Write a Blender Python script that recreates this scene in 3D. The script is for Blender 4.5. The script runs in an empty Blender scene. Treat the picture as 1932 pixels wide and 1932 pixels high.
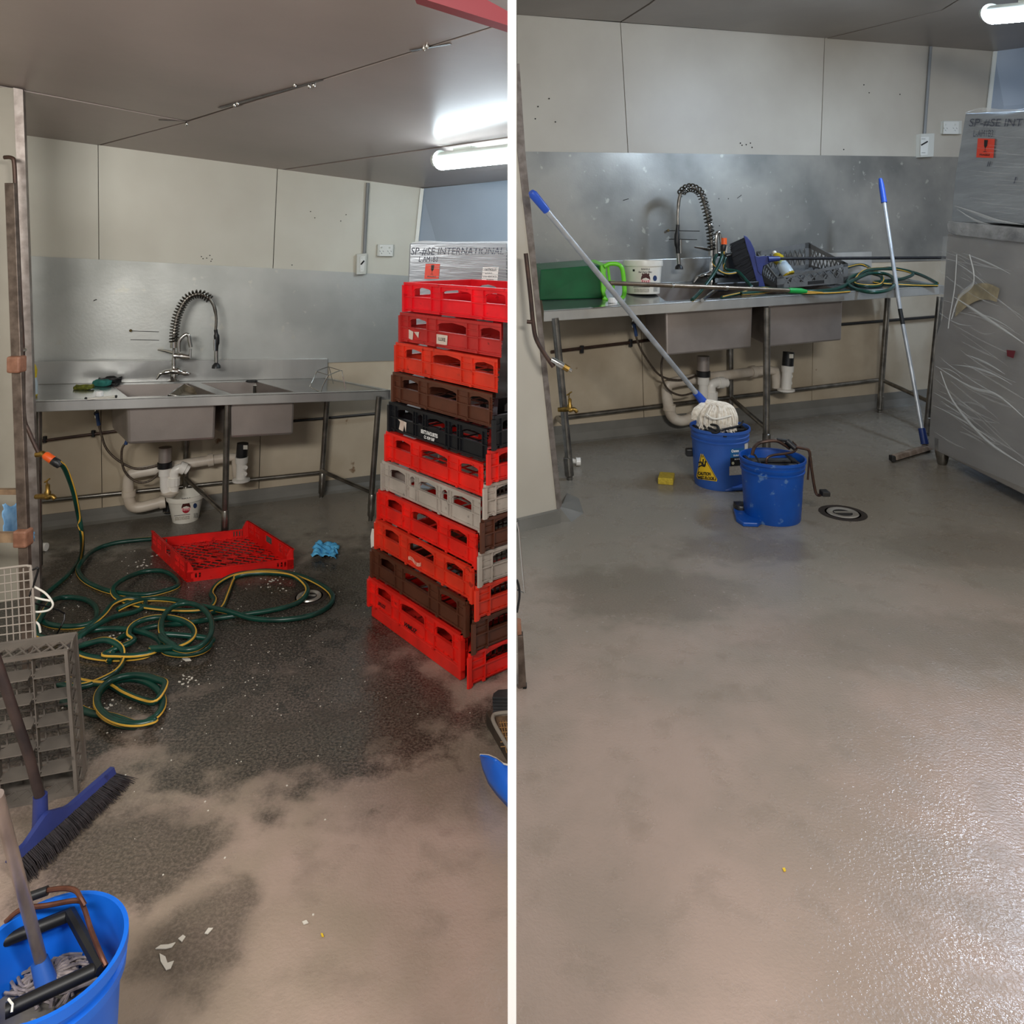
import bpy, bmesh, math, random
from mathutils import Vector as V, Matrix
random.seed(7)
sc = bpy.context.scene
COL = sc.collection
# ---------------------------------------------------------------- camera, world, lights, exposure
F, HY, EY = 1400.0, 460.0, 1.6          # focal length and horizon in pixels of the 1932 frame, eye height
cd = bpy.data.cameras.new('camera'); cam = bpy.data.objects.new('camera', cd); COL.objects.link(cam)
cam.location = (0, 0, EY); cam.rotation_euler = (math.pi/2, 0, 0)
cd.sensor_width = 36; cd.lens = 36*F/1932; cd.shift_y = -(966-HY)/1932; cd.clip_start = .02
sc.camera = cam
sc.view_settings.view_transform = 'Standard'; sc.view_settings.look = 'None'
sc.view_settings.gamma = 1; sc.view_settings.exposure = 0; sc.view_settings.use_curve_mapping = False
sc.cycles.use_denoising = True; sc.cycles.max_bounces = 8; sc.cycles.caustics_reflective = False
w = bpy.data.worlds.new('world'); sc.world = w; w.use_nodes = True
w.node_tree.nodes['Background'].inputs[0].default_value = (.97, .98, 1, 1)
w.node_tree.nodes['Background'].inputs[1].default_value = .30
def area(loc, target, sx, sy, power, col):
    l = bpy.data.lights.new('ceiling_lamp_light', 'AREA'); l.shape = 'RECTANGLE'; l.size = sx; l.size_y = sy; l.energy = power; l.color = col
    o = bpy.data.objects.new('ceiling_lamp_light', l); COL.objects.link(o); o.location = loc
    o.rotation_euler = (V(target)-V(loc)).to_track_quat('-Z', 'Y').to_euler(); return o
area((-1.2, -.1, 2.15), (-1.5, 4.4, .7), 1.2, .3, 64, (1, .965, .91))     # batten lamp behind the viewer, left room
area((1.3, -.3, 2.7), (2.0, 6.0, .9), 1.2, .3, 108, (1, .965, .91))        # batten lamp behind the viewer, right room
# ---------------------------------------------------------------- geometry helpers
def ray(px, py): return V(((px-966)/F, 1, -(py-HY)/F))
CAM = V((0, 0, EY))
def P(px, py, Z): return CAM+ray(px, py)*Z
def G(px, py, h=0): return P(px, py, (EY-h)*F/(py-HY))
def UP(px, pf, pt): return P(px, pt, EY*F/(pf-HY))
def proj(p): return (966+F*p.x/p.y, HY-F*(p.z-EY)/p.y)
class Pl:
    def __init__(s, a, b, c=None):
        s.a = a.copy(); s.n = (b-a).cross((c-a) if c else V((0, 0, 1))).normalized()
        if s.n.dot(CAM-a) < 0: s.n.negate()
    def __call__(s, px, py, off=0):
        d = ray(px, py); return CAM+d*((s.a+s.n*off-CAM).dot(s.n)/d.dot(s.n))
def lin(c): return tuple(((x/255)/12.92 if x/255 <= .04045 else ((x/255+.055)/1.055)**2.4) for x in c)+(1,)
MATS = {}
def mat(name, c1, c2=None, sc_=4, rough=.5, metal=0, bump=0, bs=80, c3=None, s3=40, t3=.62, stretch=None, emit=None, r2=None, alpha=1, trans=0, det=4):
    if name in MATS: return MATS[name]
    m = bpy.data.materials.new(name); m.use_nodes = True; nt = m.node_tree; N = nt.nodes; L = nt.links
    b = N['Principled BSDF']; b.inputs['Roughness'].default_value = rough; b.inputs['Metallic'].default_value = metal
    b.inputs['Base Color'].default_value = lin(c1); b.inputs['Alpha'].default_value = alpha
    b.inputs['Transmission Weight'].default_value = trans
    tc = N.new('ShaderNodeTexCoord'); src = tc.outputs['Object']
    if stretch:
        mp = N.new('ShaderNodeMapping'); mp.inputs['Scale'].default_value = stretch; L.new(src, mp.inputs[0]); src = mp.outputs[0]
    def noise(s, d=4):
        n = N.new('ShaderNodeTexNoise'); n.inputs['Scale'].default_value = s; n.inputs['Detail'].default_value = d; L.new(src, n.inputs['Vector']); return n.outputs['Fac']
    if c2:
        n = noise(sc_, det); r = N.new('ShaderNodeMapRange'); r.inputs['From Min'].default_value = .35; r.inputs['From Max'].default_value = .65; L.new(n, r.inputs[0])
        mx = N.new('ShaderNodeMix'); mx.data_type = 'RGBA'; mx.inputs[6].default_value = lin(c1); mx.inputs[7].default_value = lin(c2); L.new(r.outputs[0], mx.inputs[0]); out = mx.outputs[2]
        if r2 is not None:
            rr = N.new('ShaderNodeMapRange'); rr.inputs['To Min'].default_value = rough; rr.inputs['To Max'].default_value = r2; L.new(r.outputs[0], rr.inputs[0]); L.new(rr.outputs[0], b.inputs['Roughness'])
        if c3:
            n3 = noise(s3); r3 = N.new('ShaderNodeMapRange'); r3.inputs['From Min'].default_value = t3; r3.inputs['From Max'].default_value = t3+.06; L.new(n3, r3.inputs[0])
            m3 = N.new('ShaderNodeMix'); m3.data_type = 'RGBA'; m3.inputs[7].default_value = lin(c3); L.new(out, m3.inputs[6]); L.new(r3.outputs[0], m3.inputs[0]); out = m3.outputs[2]
        L.new(out, b.inputs['Base Color'])
    if bump:
        bn = N.new('ShaderNodeBump'); bn.inputs['Strength'].default_value = bump; bn.inputs['Distance'].default_value = .01; L.new(noise(bs), bn.inputs['Height']); L.new(bn.outputs[0], b.inputs['Normal'])
    if emit:
        b.inputs['Emission Color'].default_value = lin(emit[0]); b.inputs['Emission Strength'].default_value = emit[1]
    MATS[name] = m; return m
def spline(pts, n=8, closed=False):
    pts = [V(p) for p in pts]; out = []; k = len(pts)
    for i in range(k if closed else k-1):
        g = lambda j: pts[j % k] if closed else pts[max(0, min(k-1, j))]
        a, b, c, d = g(i-1), g(i), g(i+1), g(i+2)
        for j in range(n):
            t = j/n; out.append(.5*((2*b)+(c-a)*t+(2*a-5*b+4*c-d)*t*t+(3*b-a-3*c+d)*t**3))
    if not closed: out.append(pts[-1])
    return out
class MB:
    def __init__(s): s.v = []; s.f = []
    def add(s, vs, fs):
        o = len(s.v); s.v += [V(x) for x in vs]; s.f += [tuple(o+i for i in f) for f in fs]; return s
    def box(s, o, a, b, c):
        o, a, b, c = V(o), V(a), V(b), V(c)
        return s.add([o, o+a, o+a+b, o+b, o+c, o+a+c, o+a+b+c, o+b+c], [(0, 3, 2, 1), (4, 5, 6, 7), (0, 1, 5, 4), (1, 2, 6, 5), (2, 3, 7, 6), (3, 0, 4, 7)])
    def cbox(s, c, a, b, d):    # centred
        c, a, b, d = V(c), V(a), V(b), V(d); return s.box(c-a/2-b/2-d/2, a, b, d)
    def prism(s, poly, vec):
        n = len(poly); vec = V(vec)
        return s.add(list(poly)+[V(p)+vec for p in poly], [tuple(range(n)), tuple(range(2*n-1, n-1, -1))]+[(i, i+n, (i+1) % n+n, (i+1) % n) for i in range(n)])
    def tube(s, pts, r, n=8, closed=False, caps=True, up=None):
        pts = [V(p) for p in pts]; k = len(pts); R = r if isinstance(r, (list, tuple)) else [r]*k; vs = []; fs = []; N_ = None
        for i in range(k):
            t = (pts[(i+1) % k]-pts[i-1]) if closed else (pts[min(i+1, k-1)]-pts[max(i-1, 0)])
            if t.length < 1e-9: t = V((0, 0, 1))
            t.normalize()
            if N_ is None: N_ = t.cross(V((0, 0, 1)) if abs(t.z) < .95 else V((1, 0, 0))).normalized()
            N_ = (N_-t*N_.dot(t)); N_ = N_.normalized() if N_.length > 1e-6 else t.orthogonal().normalized()
            B = t.cross(N_)
            for j in range(n):
                a = 2*math.pi*j/n; vs.append(pts[i]+(N_*math.cos(a)+B*math.sin(a))*R[i])
        for i in range(k if closed else k-1):
            for j in range(n):
                i2 = (i+1) % k; fs.append((i*n+j, i*n+(j+1) % n, i2*n+(j+1) % n, i2*n+j))
        if caps and not closed: fs += [tuple(range(n-1, -1, -1)), tuple((k-1)*n+j for j in range(n))]
        return s.add(vs, fs)
    def lathe(s, prof, o, ax=(0, 0, 1), n=32, closed=False):
        o = V(o); ax = V(ax).normalized(); u = ax.cross(V((0, 1, 0)) if abs(ax.y) < .9 else V((1, 0, 0))).normalized(); w_ = ax.cross(u); vs = []; fs = []; k = len(prof)
        for r, h in prof:
            for j in range(n):
                a = 2*math.pi*j/n; vs.append(o+ax*h+(u*math.cos(a)+w_*math.sin(a))*max(r, 1e-4))
        for i in range(k if closed else k-1):
            for j in range(n): i2 = (i+1) % k; fs.append((i*n+j, i*n+(j+1) % n, i2*n+(j+1) % n, i2*n+j))
        if not closed: fs += [tuple(range(n-1, -1, -1)), tuple((k-1)*n+j for j in range(n))]
        return s.add(vs, fs)
    def ball(s, c, r, n=10, sc3=(1, 1, 1)):
        c = V(c); prof = [(math.sin(math.pi*i/n), -math.cos(math.pi*i/n)) for i in range(n+1)]; b = MB().lathe(prof, (0, 0, 0), n=n*2)
        return s.add([c+V((p.x*sc3[0], p.y*sc3[1], p.z*sc3[2]))*r for p in b.v], b.f)
    def patch(s, fn, x0, x1, y0, y1, nx=10, ny=4):
        return s.add([fn(x0+(x1-x0)*i/nx, y0+(y1-y0)*j/ny) for j in range(ny+1) for i in range(nx+1)],
                     [(j*(nx+1)+i, j*(nx+1)+i+1, (j+1)*(nx+1)+i+1, (j+1)*(nx+1)+i) for j in range(ny) for i in range(nx)])
    def text(s, st, fn, x0, x1, y0, y1, bold=.02, shear=0):
        cu = bpy.data.curves.new('t', 'FONT'); cu.body = st; cu.size = 1; cu.offset = bold; cu.shear = shear; cu.resolution_u = 3
        ob = bpy.data.objects.new('t', cu); me = bpy.data.meshes.new_from_object(ob)
        xs = [v.co.x for v in me.vertices]; ys = [v.co.y for v in me.vertices]
        if not xs: return s
        ax, bx, ay, by = min(xs), max(xs), min(ys), max(ys)
        s.add([fn(x0+(x1-x0)*(v.co.x-ax)/(bx-ax+1e-9), y0+(y1-y0)*(v.co.y-ay)/(by-ay+1e-9)) for v in me.vertices], [tuple(p.vertices) for p in me.polygons])
        bpy.data.objects.remove(ob); bpy.data.curves.remove(cu); bpy.data.meshes.remove(me); return s
    def build(s, name, m, parent=None, smooth=False, bevel=0, clips=(), solid=0, **tags):
        me = bpy.data.meshes.new(name); me.from_pydata([tuple(p) for p in s.v], [], s.f); me.update()
        bm = bmesh.new(); bm.from_mesh(me)
        if s.f and not tags.pop('nofix', False): bmesh.ops.recalc_face_normals(bm, faces=bm.faces)
        for co, no in clips:
            r = bmesh.ops.bisect_plane(bm, geom=bm.verts[:]+bm.edges[:]+bm.faces[:], plane_co=co, plane_no=no, clear_outer=True)
        if not bm.verts: bm.free(); bpy.data.meshes.remove(me); return None
        bm.to_mesh(me); bm.free()
        if smooth: me.shade_smooth(); me.set_sharp_from_angle(angle=.7)
        o = bpy.data.objects.new(name, me); COL.objects.link(o)
        if m: me.materials.append(m)
        if parent is not None:
            o.parent = parent
            if parent.type == 'EMPTY': o.matrix_parent_inverse = Matrix.Translation(-parent.location)
        if bevel:
            md = o.modifiers.new('b', 'BEVEL'); md.width = bevel; md.segments = 2; md.limit_method = 'ANGLE'
        if solid:
            md = o.modifiers.new('s', 'SOLIDIFY'); md.thickness = solid; md.offset = 0
        for k_, v_ in tags.items(): o[k_] = v_
        return o
def thing(name, label, cat, loc, group=None, kind=None):
    o = bpy.data.objects.new(name, None); COL.objects.link(o); o.location = loc; o.empty_display_size = .05
    if kind: o['kind'] = kind
    if label: o['label'] = label
    if cat: o['category'] = cat
    if group: o['group'] = group
    return o
def tag(o, label, cat, group=None): o['label'] = label; o['category'] = cat; (group and o.__setitem__('group', group)); return o
X, Y, Zv = V((1, 0, 0)), V((0, 1, 0)), V((0, 0, 1))
# ---------------------------------------------------------------- materials
M_wallL = mat('painted_panel_left', (210, 208, 195), (198, 194, 180), 1.4, .45, bump=.03, bs=20)
M_wallR = mat('painted_panel_right', (192, 186, 173), (180, 173, 160), 1.4, .45, bump=.03, bs=20)
M_low = mat('painted_panel_low', (205, 192, 170), (182, 166, 142), 2.5, .5, c3=(120, 84, 50), s3=9, t3=.72)
M_steelL = mat('splash_steel_left', (200, 202, 198), (166, 168, 164), 1.6, .36, .6, bump=.05, bs=60, c3=(190, 190, 182), s3=14, t3=.66, r2=.5)
M_steelR = mat('splash_steel_right', (170, 168, 161), (130, 130, 126), 1.6, .36, .6, bump=.05, bs=60, c3=(185, 184, 175), s3=14, t3=.66, r2=.5)
M_steel = mat('brushed_steel', (206, 206, 202), (172, 172, 170), 3, .3, .65, bump=.03, bs=200, stretch=(1, 1, .15))
M_top = mat('worktop_steel', (176, 178, 176), (146, 148, 146), 3, .2, .85, bump=.03, bs=40)
M_bowl = mat('sink_bowl_steel', (172, 162, 156), (150, 142, 136), 3, .42, .6, bump=.03, bs=120)
M_chrome = mat('chrome', (205, 203, 198), None, rough=.15, metal=1)
M_dchrome = mat('dull_tube_steel', (150, 146, 138), (110, 106, 100), 12, .3, .9)
M_ceil = mat('ceiling_panel', (166, 153, 147), (152, 141, 135), 1.2, .33, .1, bump=.06, bs=18)
M_ceilR = mat('ceiling_panel_right', (146, 136, 127), (132, 123, 114), 1.2, .33, .1, bump=.04, bs=18)
M_seam = mat('seam_backing', (92, 86, 80), None, rough=.9)  # dark backing seen through the gaps between panels
M_blue_wall = mat('blue_grey_panel', (160, 172, 186), (150, 162, 176), 1.5, .5)
M_white = mat('white_paint', (250, 250, 248), None, rough=.6)
M_whitepl = mat('white_plastic', (235, 232, 222), (222, 216, 202), 8, .35)
M_pvc = mat('pvc_pipe', (222, 212, 198), (196, 182, 164), 6, .4)
M_pvcw = mat('white_pvc', (240, 236, 228), None, rough=.3)
M_black = mat('black_plastic', (28, 28, 30), (18, 18, 20), 12, .4)
M_dark = mat('dark_rubber', (30, 28, 26), None, rough=.7)
M_trim = mat('galvanised_trim', (150, 142, 136), (118, 108, 102), 20, .45, .6, bump=.05, bs=90)
M_cove = mat('cove_skirting', (128, 126, 120), (112, 110, 104), 4, .4)
M_brass = mat('brass', (176, 140, 70), (120, 96, 50), 30, .35, .9)
M_copper = mat('brown_pipe', (80, 58, 48), (56, 42, 36), 14, .45, .4)
M_orange = mat('orange_plastic', (240, 96, 30), None, rough=.4)
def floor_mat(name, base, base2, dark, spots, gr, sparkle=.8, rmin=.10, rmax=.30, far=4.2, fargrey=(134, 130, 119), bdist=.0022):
    m = bpy.data.materials.new(name); m.use_nodes = True; nt = m.node_tree; N = nt.nodes; L = nt.links; b = N['Principled BSDF']
    tc = N.new('ShaderNodeTexCoord'); co = tc.outputs['Object']
    def noise(s, d=5, r=.55):
        n = N.new('ShaderNodeTexNoise'); n.inputs['Scale'].default_value = s; n.inputs['Detail'].default_value = d; n.inputs['Roughness'].default_value = r; L.new(co, n.inputs['Vector']); return n.outputs['Fac']
    def mp(v, a, c, x=0, y=1):
        r = N.new('ShaderNodeMapRange'); r.interpolation_type = 'SMOOTHSTEP'
        for k, q in zip(('From Min', 'From Max', 'To Min', 'To Max'), (a, c, x, y)): r.inputs[k].default_value = q
        L.new(v, r.inputs[0]); return r.outputs[0]
    def op(o, a, c):
        n = N.new('ShaderNodeMath'); n.operation = o
        for i, q in enumerate((a, c)):
            if isinstance(q, (int, float)): n.inputs[i].default_value = q
            else: L.new(q, n.inputs[i])
        return n.outputs[0]
    def mix(f, a, c):
        n = N.new('ShaderNodeMix'); n.data_type = 'RGBA'; L.new(f, n.inputs[0])
        for i, q in ((6, a), (7, c)):
            if isinstance(q, tuple): n.inputs[i].default_value = lin(q)
            else: L.new(q, n.inputs[i])
        return n.outputs[2]
    big, mid, fine = noise(1.6), noise(7), noise(110, 6, .75)
    col = mix(mp(big, .38, .62), base, base2)
    sp = N.new('ShaderNodeSeparateXYZ'); L.new(co, sp.inputs[0]); col = mix(mp(op('ADD', sp.outputs['Y'], op('MULTIPLY', op('SUBTRACT', big, .5), 1.6)), 1.9, far, 0, .85), col, fargrey)  # pinkish near, grey far: tint of the light put into the floor colour
    col = mix(mp(mid, .5, .75, 0, .35), col, dark)
    # grime fields: soft ellipses on the floor broken up by noise
    tot = None
    for cx, cy, rx, ry, amt in spots:
        mpn = N.new('ShaderNodeMapping'); mpn.inputs['Location'].default_value = (-cx/rx, -cy/ry, 0); mpn.inputs['Scale'].default_value = (1/rx, 1/ry, 0); L.new(co, mpn.inputs[0])
        ln = N.new('ShaderNodeVectorMath'); ln.operation = 'LENGTH'; L.new(mpn.outputs[0], ln.inputs[0])
        d = op('ADD', ln.outputs['Value'], op('MULTIPLY', op('SUBTRACT', mid, .5), 1.5)); g = mp(d, .6, 1.15, amt, 0); tot = g if tot is None else op('MAXIMUM', tot, g)
    if tot is not None:
        speck = mp(fine, .30, .62, .62, 1.1); g = op('MULTIPLY', tot, speck); g.node.use_clamp = True; col = mix(g, col, gr)
    L.new(col, b.inputs['Base Color'])
    L.new(mp(mid, .35, .65, rmin, rmax), b.inputs['Roughness'])
    b.inputs['Specular IOR Level'].default_value = .5
    bn = N.new('ShaderNodeBump'); bn.inputs['Strength'].default_value = sparkle; bn.inputs['Distance'].default_value = bdist; L.new(noise(110, 2), bn.inputs['Height']); L.new(bn.outputs[0], b.inputs['Normal'])
    return m
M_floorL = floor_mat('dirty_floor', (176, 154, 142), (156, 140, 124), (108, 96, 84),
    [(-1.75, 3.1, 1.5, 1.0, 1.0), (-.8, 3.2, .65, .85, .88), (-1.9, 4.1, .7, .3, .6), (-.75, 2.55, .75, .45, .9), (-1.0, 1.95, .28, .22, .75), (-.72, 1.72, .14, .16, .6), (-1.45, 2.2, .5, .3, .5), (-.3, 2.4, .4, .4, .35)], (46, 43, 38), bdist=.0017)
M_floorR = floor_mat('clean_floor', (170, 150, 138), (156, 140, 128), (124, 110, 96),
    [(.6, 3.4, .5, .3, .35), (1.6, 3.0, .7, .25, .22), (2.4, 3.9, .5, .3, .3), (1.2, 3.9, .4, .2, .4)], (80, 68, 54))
# ---------------------------------------------------------------- the setting
SPL = .0060
part_o = MB().box((-.0069, 1.2, -.02), (.0138, 0, 0), (0, 8.4, 0), (0, 0, 4.3)).build('wall_partition', M_white, kind='structure', label='thin white partition wall between the dirty room and the cleaned room')
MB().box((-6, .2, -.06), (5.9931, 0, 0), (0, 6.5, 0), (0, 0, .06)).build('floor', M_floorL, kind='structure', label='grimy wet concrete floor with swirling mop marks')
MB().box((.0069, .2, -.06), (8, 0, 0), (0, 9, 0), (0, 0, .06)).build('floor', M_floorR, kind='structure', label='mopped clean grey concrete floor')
MB().box((-.0069, .2, -.06), (.0138, 0, 0), (0, 1, 0), (0, 0, .06)).build('floor_joint', M_cove, kind='structure')
# back walls: vertical planes through two floor pixels
WL = Pl(G(75, 997), G(700, 918)); WR = Pl(G(1076, 834), G(1655, 770))
def panels(W, par, m, polys, gap=.7, th=.03, off=0):
    for q in polys:
        c = [sum(p[0] for p in q)/len(q), sum(p[1] for p in q)/len(q)]
        q = [(x+(gap if x < c[0] else -gap), y) for x, y in q]
        MB().prism([W(x, y, off) for x, y in q], -W.n*th).build('wall_panel', m, par)
def backing(W, poly, m, label, name='wall_back'):
    return MB().prism([W(x, y, -.012) for x, y in poly], -W.n*.08).build(name, m, kind='structure', label=label)
cyL = lambda x: 249+.1333*(x-0)          # ceiling line on the left back wall
syL = lambda x: 483+.0525*(x-55)         # top of steel
byL = lambda x: 997-.1264*(x-75)         # wall base
wl = backing(WL, [(-60, cyL(-60)-30), (797, cyL(797)-4), (735, byL(735)), (-60, byL(-60))], M_seam, 'cream panelled back wall of the dirty room')
panels(WL, wl, M_wallL, [[(-60, cyL(-60)), (185, cyL(185)), (186.6, syL(187)), (-60, syL(-60))], [(185, cyL(185)), (523.4, cyL(523)), (515, syL(515)), (186.6, syL(187))], [(523.4, cyL(523)), (797, cyL(797)), (779, syL(779)), (515, syL(515))]])
panels(WL, wl, M_low, [[(-60, 660), (189, 668), (193, byL(193)), (-60, byL(-60))], [(189, 668), (495, 675), (488, byL(488)), (193, byL(193))], [(495, 675), (765, 680), (737, byL(737)), (488, byL(488))]])
MB().prism([WL(x, y, .006) for x, y in [(-60, 477), (666, syL(666)-1), (779, syL(779)), (762, 680), (628, 684), (-60, 690)]], -WL.n*.004).build('splash_panel', M_steelL, wl, label='stained stainless steel splashback sheet')
def cove(W, p0, p1, h, name, n=2):      # p0,p1 floor points
    d = (p1-p0); nn = W.n; b = MB(); prof = [(0, h), (.008, h), (.012, h*.5), (.03, .012), (.05, 0), (0, 0)]
    b.add([p+nn*a+Zv*z for p in (p0, p1) for a, z in prof], [(0, 1, 2, 3, 4, 5), tuple(range(11, 5, -1))]+[(i, i+6, (i+1) % 6+6, (i+1) % 6) for i in range(6)])
    return b.build(name, M_cove, kind='structure')
cove(WL, WL(-60, byL(-60)), WL(737, byL(737)), .075, 'baseboard_back')
def ceil_panels(C, par, m, polys, th=.03, gap=1.2):
    for q in polys:
        cx = sum(p[0] for p in q)/len(q); cy = sum(p[1] for p in q)/len(q); out = []
        for x, y in q:
            d = math.hypot(x-cx, y-cy); out.append((x-(x-cx)/d*gap, y-(y-cy)/d*gap))
        MB().prism([C(x, y) for x, y in out], Zv*th).build('ceiling_panel', m, par)
a_, b_ = WL(45, cyL(45)), WL(795, cyL(795)); CL = Pl(a_, b_, a_+WL.n+Zv*.12)
cl = MB().prism([C_+Zv*.012 for C_ in (CL(-120, 240), CL(797, 357), CL(957, 342), CL(957, -420), CL(-900, -420))], Zv*.05).build('ceiling', M_seam, kind='structure', label='grey metal panelled ceiling of the dirty room')
ceil_panels(CL, cl, M_ceil, [[(-60, 152), (352, 230), (186, 274), (-60, 243)], [(-60, 150), (352, 229), (958, 41), (958, -400), (-800, -400)],
    [(187, 275), (354, 231), (959, 43), (959, 258), (521, 322)], [(521, 323), (959, 260), (959, 342), (797, 357)]])
strip = MB()
for a, b, wd in (((415, 203), (608, 150), 7), ((300, 226), (356, 228), 3), ((775, 95), (850, 82), 6)):
    pa, pb = CL(*a)-Zv*.003, CL(*b)-Zv*.003; s_ = (pb-pa).cross(Zv).normalized()*wd*.0016
    strip.prism([pa-s_, pb-s_*.6, pb+s_*.6, pa+s_], Zv*.002)
strip.build('sealant_strip', mat('sealant_grime', (88, 82, 80), (60, 56, 54), 30, .4), cl, kind='stuff')
drip = MB()
for x, y in ((583, 160), (592, 158), (556, 158), (352, 232), (442, 196), (448, 193), (800, 88), (806, 84)): drip.ball(CL(x, y)-Zv*.004, .008, 5, (1, 1, 1.6))
drip.build('sealant_drips', M_chrome, cl, smooth=True, kind='stuff')
# right wall of the left room
cz = CL(958, 340)
wr_l = MB().prism([WL(795, 356), cz, V((cz.x, cz.y, 0)), WL(735, byL(735))], Y*.06+X*.0).build('wall_right', M_blue_wall, kind='structure', label='blue-grey side wall beside the wrapped cabinet', clips=[(V((-.007, 0, 0)), X)])
MB().prism([WL(792.5, 356, .01), WL(799, 356, .02), WL(741, byL(735), .02), WL(734, byL(735), .01)], WL.n*.012).build('trim_1', mat('white_corner_trim', (225, 228, 222), None, rough=.4), kind='structure')
# short wall end at the far left of the left room
dL = (G(700, 918)-G(75, 997)).normalized(); e0 = G(75, 1125); WE = Pl(e0, e0+dL)
MB().prism([WE(x, y) for x, y in ((-80, 160), (26, 166), (42, 480), (50, 757), (62, 1140), (-80, 1165))], -WE.n*.05).build('wall_left', mat('dull_cream_panel', (158, 152, 138), (144, 138, 124), 3, .5), kind='structure', label='cream wall end at the far left of the dirty room')
MB().prism([WE(x, y, .004) for x, y in ((25, 165), (43, 169), (54, 480), (63, 757), (71, 940), (76, 1126), (58, 1128), (50, 800), (38, 480))], -WE.n*.05).build('trim_2', M_trim, kind='structure')
# red steel beam high on the right of the left room
MB().prism([P(*p, 1.5) for p in ((780, -8), (905, -8), (958, 21), (958, 48))], Y*.05).build('trim_3', mat('red_beam', (128, 42, 50), None, rough=.5), kind='structure', label='dark red steel edge under the ceiling')
MB().box((-3.0, -.4, 0), (-.05, 0, 0), (0, 4.6, 0), (0, 0, 2.9)).build('wall_left', M_wallL, kind='structure')  # unseen side wall, added to keep world light out of the left room
MB().box((4.35, -.4, 0), (.05, 0, 0), (0, 6.2, 0), (0, 0, 4.2)).build('wall_right', M_wallR, kind='structure')  # unseen side wall, added to block world light and deepen shade under the cabinet
# ---- right room
cyR = lambda x: 28+.0748*(x-975) if x < 1876 else 97
syR = lambda x: 286+.0125*(x-990); byR = lambda x: 834-.1105*(x-1076)
wr = backing(WR, [(968, cyR(960)-6), (1876, 96), (1800, byR(1800)), (968, byR(968))], M_seam, 'beige panelled back wall of the cleaned room')
panels(WR, wr, M_wallR, [[(975, cyR(968)), (1170.5, cyR(1170)), (1185, syR(1185)), (975, syR(968))], [(1170.5, cyR(1170)), (1556, cyR(1556)), (1548, syR(1548)), (1185, syR(1185))], [(1556, cyR(1556)), (1878, cyR(1878)), (1852, syR(1852)), (1548, syR(1548))]])
panels(WR, wr, M_low, [[(975, 480), (1205, 482), (1216, byR(1216)), (975, byR(975))], [(1205, 482), (1537, 478), (1531, byR(1531)), (1216, byR(1216))], [(1537, 478), (1835, 478), (1800, byR(1800)), (1531, byR(1531))]])
MB().prism([WR(x, y, .006) for x, y in [(975, syR(975)), (1852, syR(1852)), (1832, 490), (975, 515)]], -WR.n*.004).build('splash_panel', M_steelR, wr, label='grey stainless steel splashback sheet')
cove(WR, WR(1040, byR(1040)), WR(1802, byR(1802)), .14, 'baseboard_back')
a_, b_ = WR(975, cyR(975)), WR(1876, 97); CR = Pl(a_, b_, a_+WR.n)
cr = MB().prism([C_+Zv*.012 for C_ in (CR(974, 27), CR(1878, 97), CR(1990, 80), CR(2600, -420), CR(976, -420))], Zv*.05).build('ceiling', M_seam, kind='structure', label='brown-grey panelled ceiling of the cleaned room')
ceil_panels(CR, cr, M_ceilR, [[(974, 28), (1170, 42), (1225, 7), (1600, -300), (974, -300)], [(1172, 42), (1558, 73), (1775, 20), (2300, -300), (1602, -300), (1226, 8)], [(1560, 73), (1878, 98), (1990, 84), (2500, -300), (2302, -300), (1776, 20)]])
c1 = CR(1990, 82)
MB().prism([WR(1876, 97), c1, V((c1.x, c1.y, 0)), WR(1800, byR(1800))], Y*.06+X*.05).build('wall_right', M_blue_wall, kind='structure', label='blue-grey side wall in the far right corner')
MB().prism([WR(1873.5, 97, .01), WR(1880, 97, .02), WR(1805, byR(1800), .02), WR(1799, byR(1800), .01)], WR.n*.012).build('trim_4', MATS['white_corner_trim'], kind='structure')
e1 = G(1060, 982); dR = (G(1655, 770)-G(1076, 834)).normalized(); WF = Pl(e1, G(975, 1001))
MB().prism([WF(x, y) for x, y in ((974.5, 120), (979, 200), (985, 290), (1003, 480), (1024, 700), (1051, 960), (1052, 985), (974.5, 1003))], -WF.n*.05).build('wall_left', M_wallR, kind='structure', label='beige wall end at the left of the cleaned room')
MB().prism([WF(x, y, .004) for x, y in ((976, 120), (980, 120), (991, 284), (1018, 560), (1060, 952), (1052, 972), (1050, 950), (1008, 560), (976, 284))], -WF.n*.05).build('trim_5', M_trim, kind='structure')
cv = [WF(974.5, 972, .004), WF(1052, 955, .004), WF(1066, 950, -.02)]
MB().prism([WF(x, y, .0) for x, y in ((974.5, 978), (1052, 960), (1052, 985), (974.5, 1003))], WF.n*.03).build('baseboard_left', M_cove, kind='structure')
b = MB(); q = [G(1052, 985), G(1078, 985), G(1101, 968), G(1092, 940), G(1070, 930)]; tp = WF(1054, 955)
b.add(q+[tp, WF(1062, 950, -.1)], [(0, 1, 5), (1, 2, 5), (2, 3, 6, 5), (3, 4, 6)]).build('baseboard_left', M_cove, kind='structure')
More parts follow.
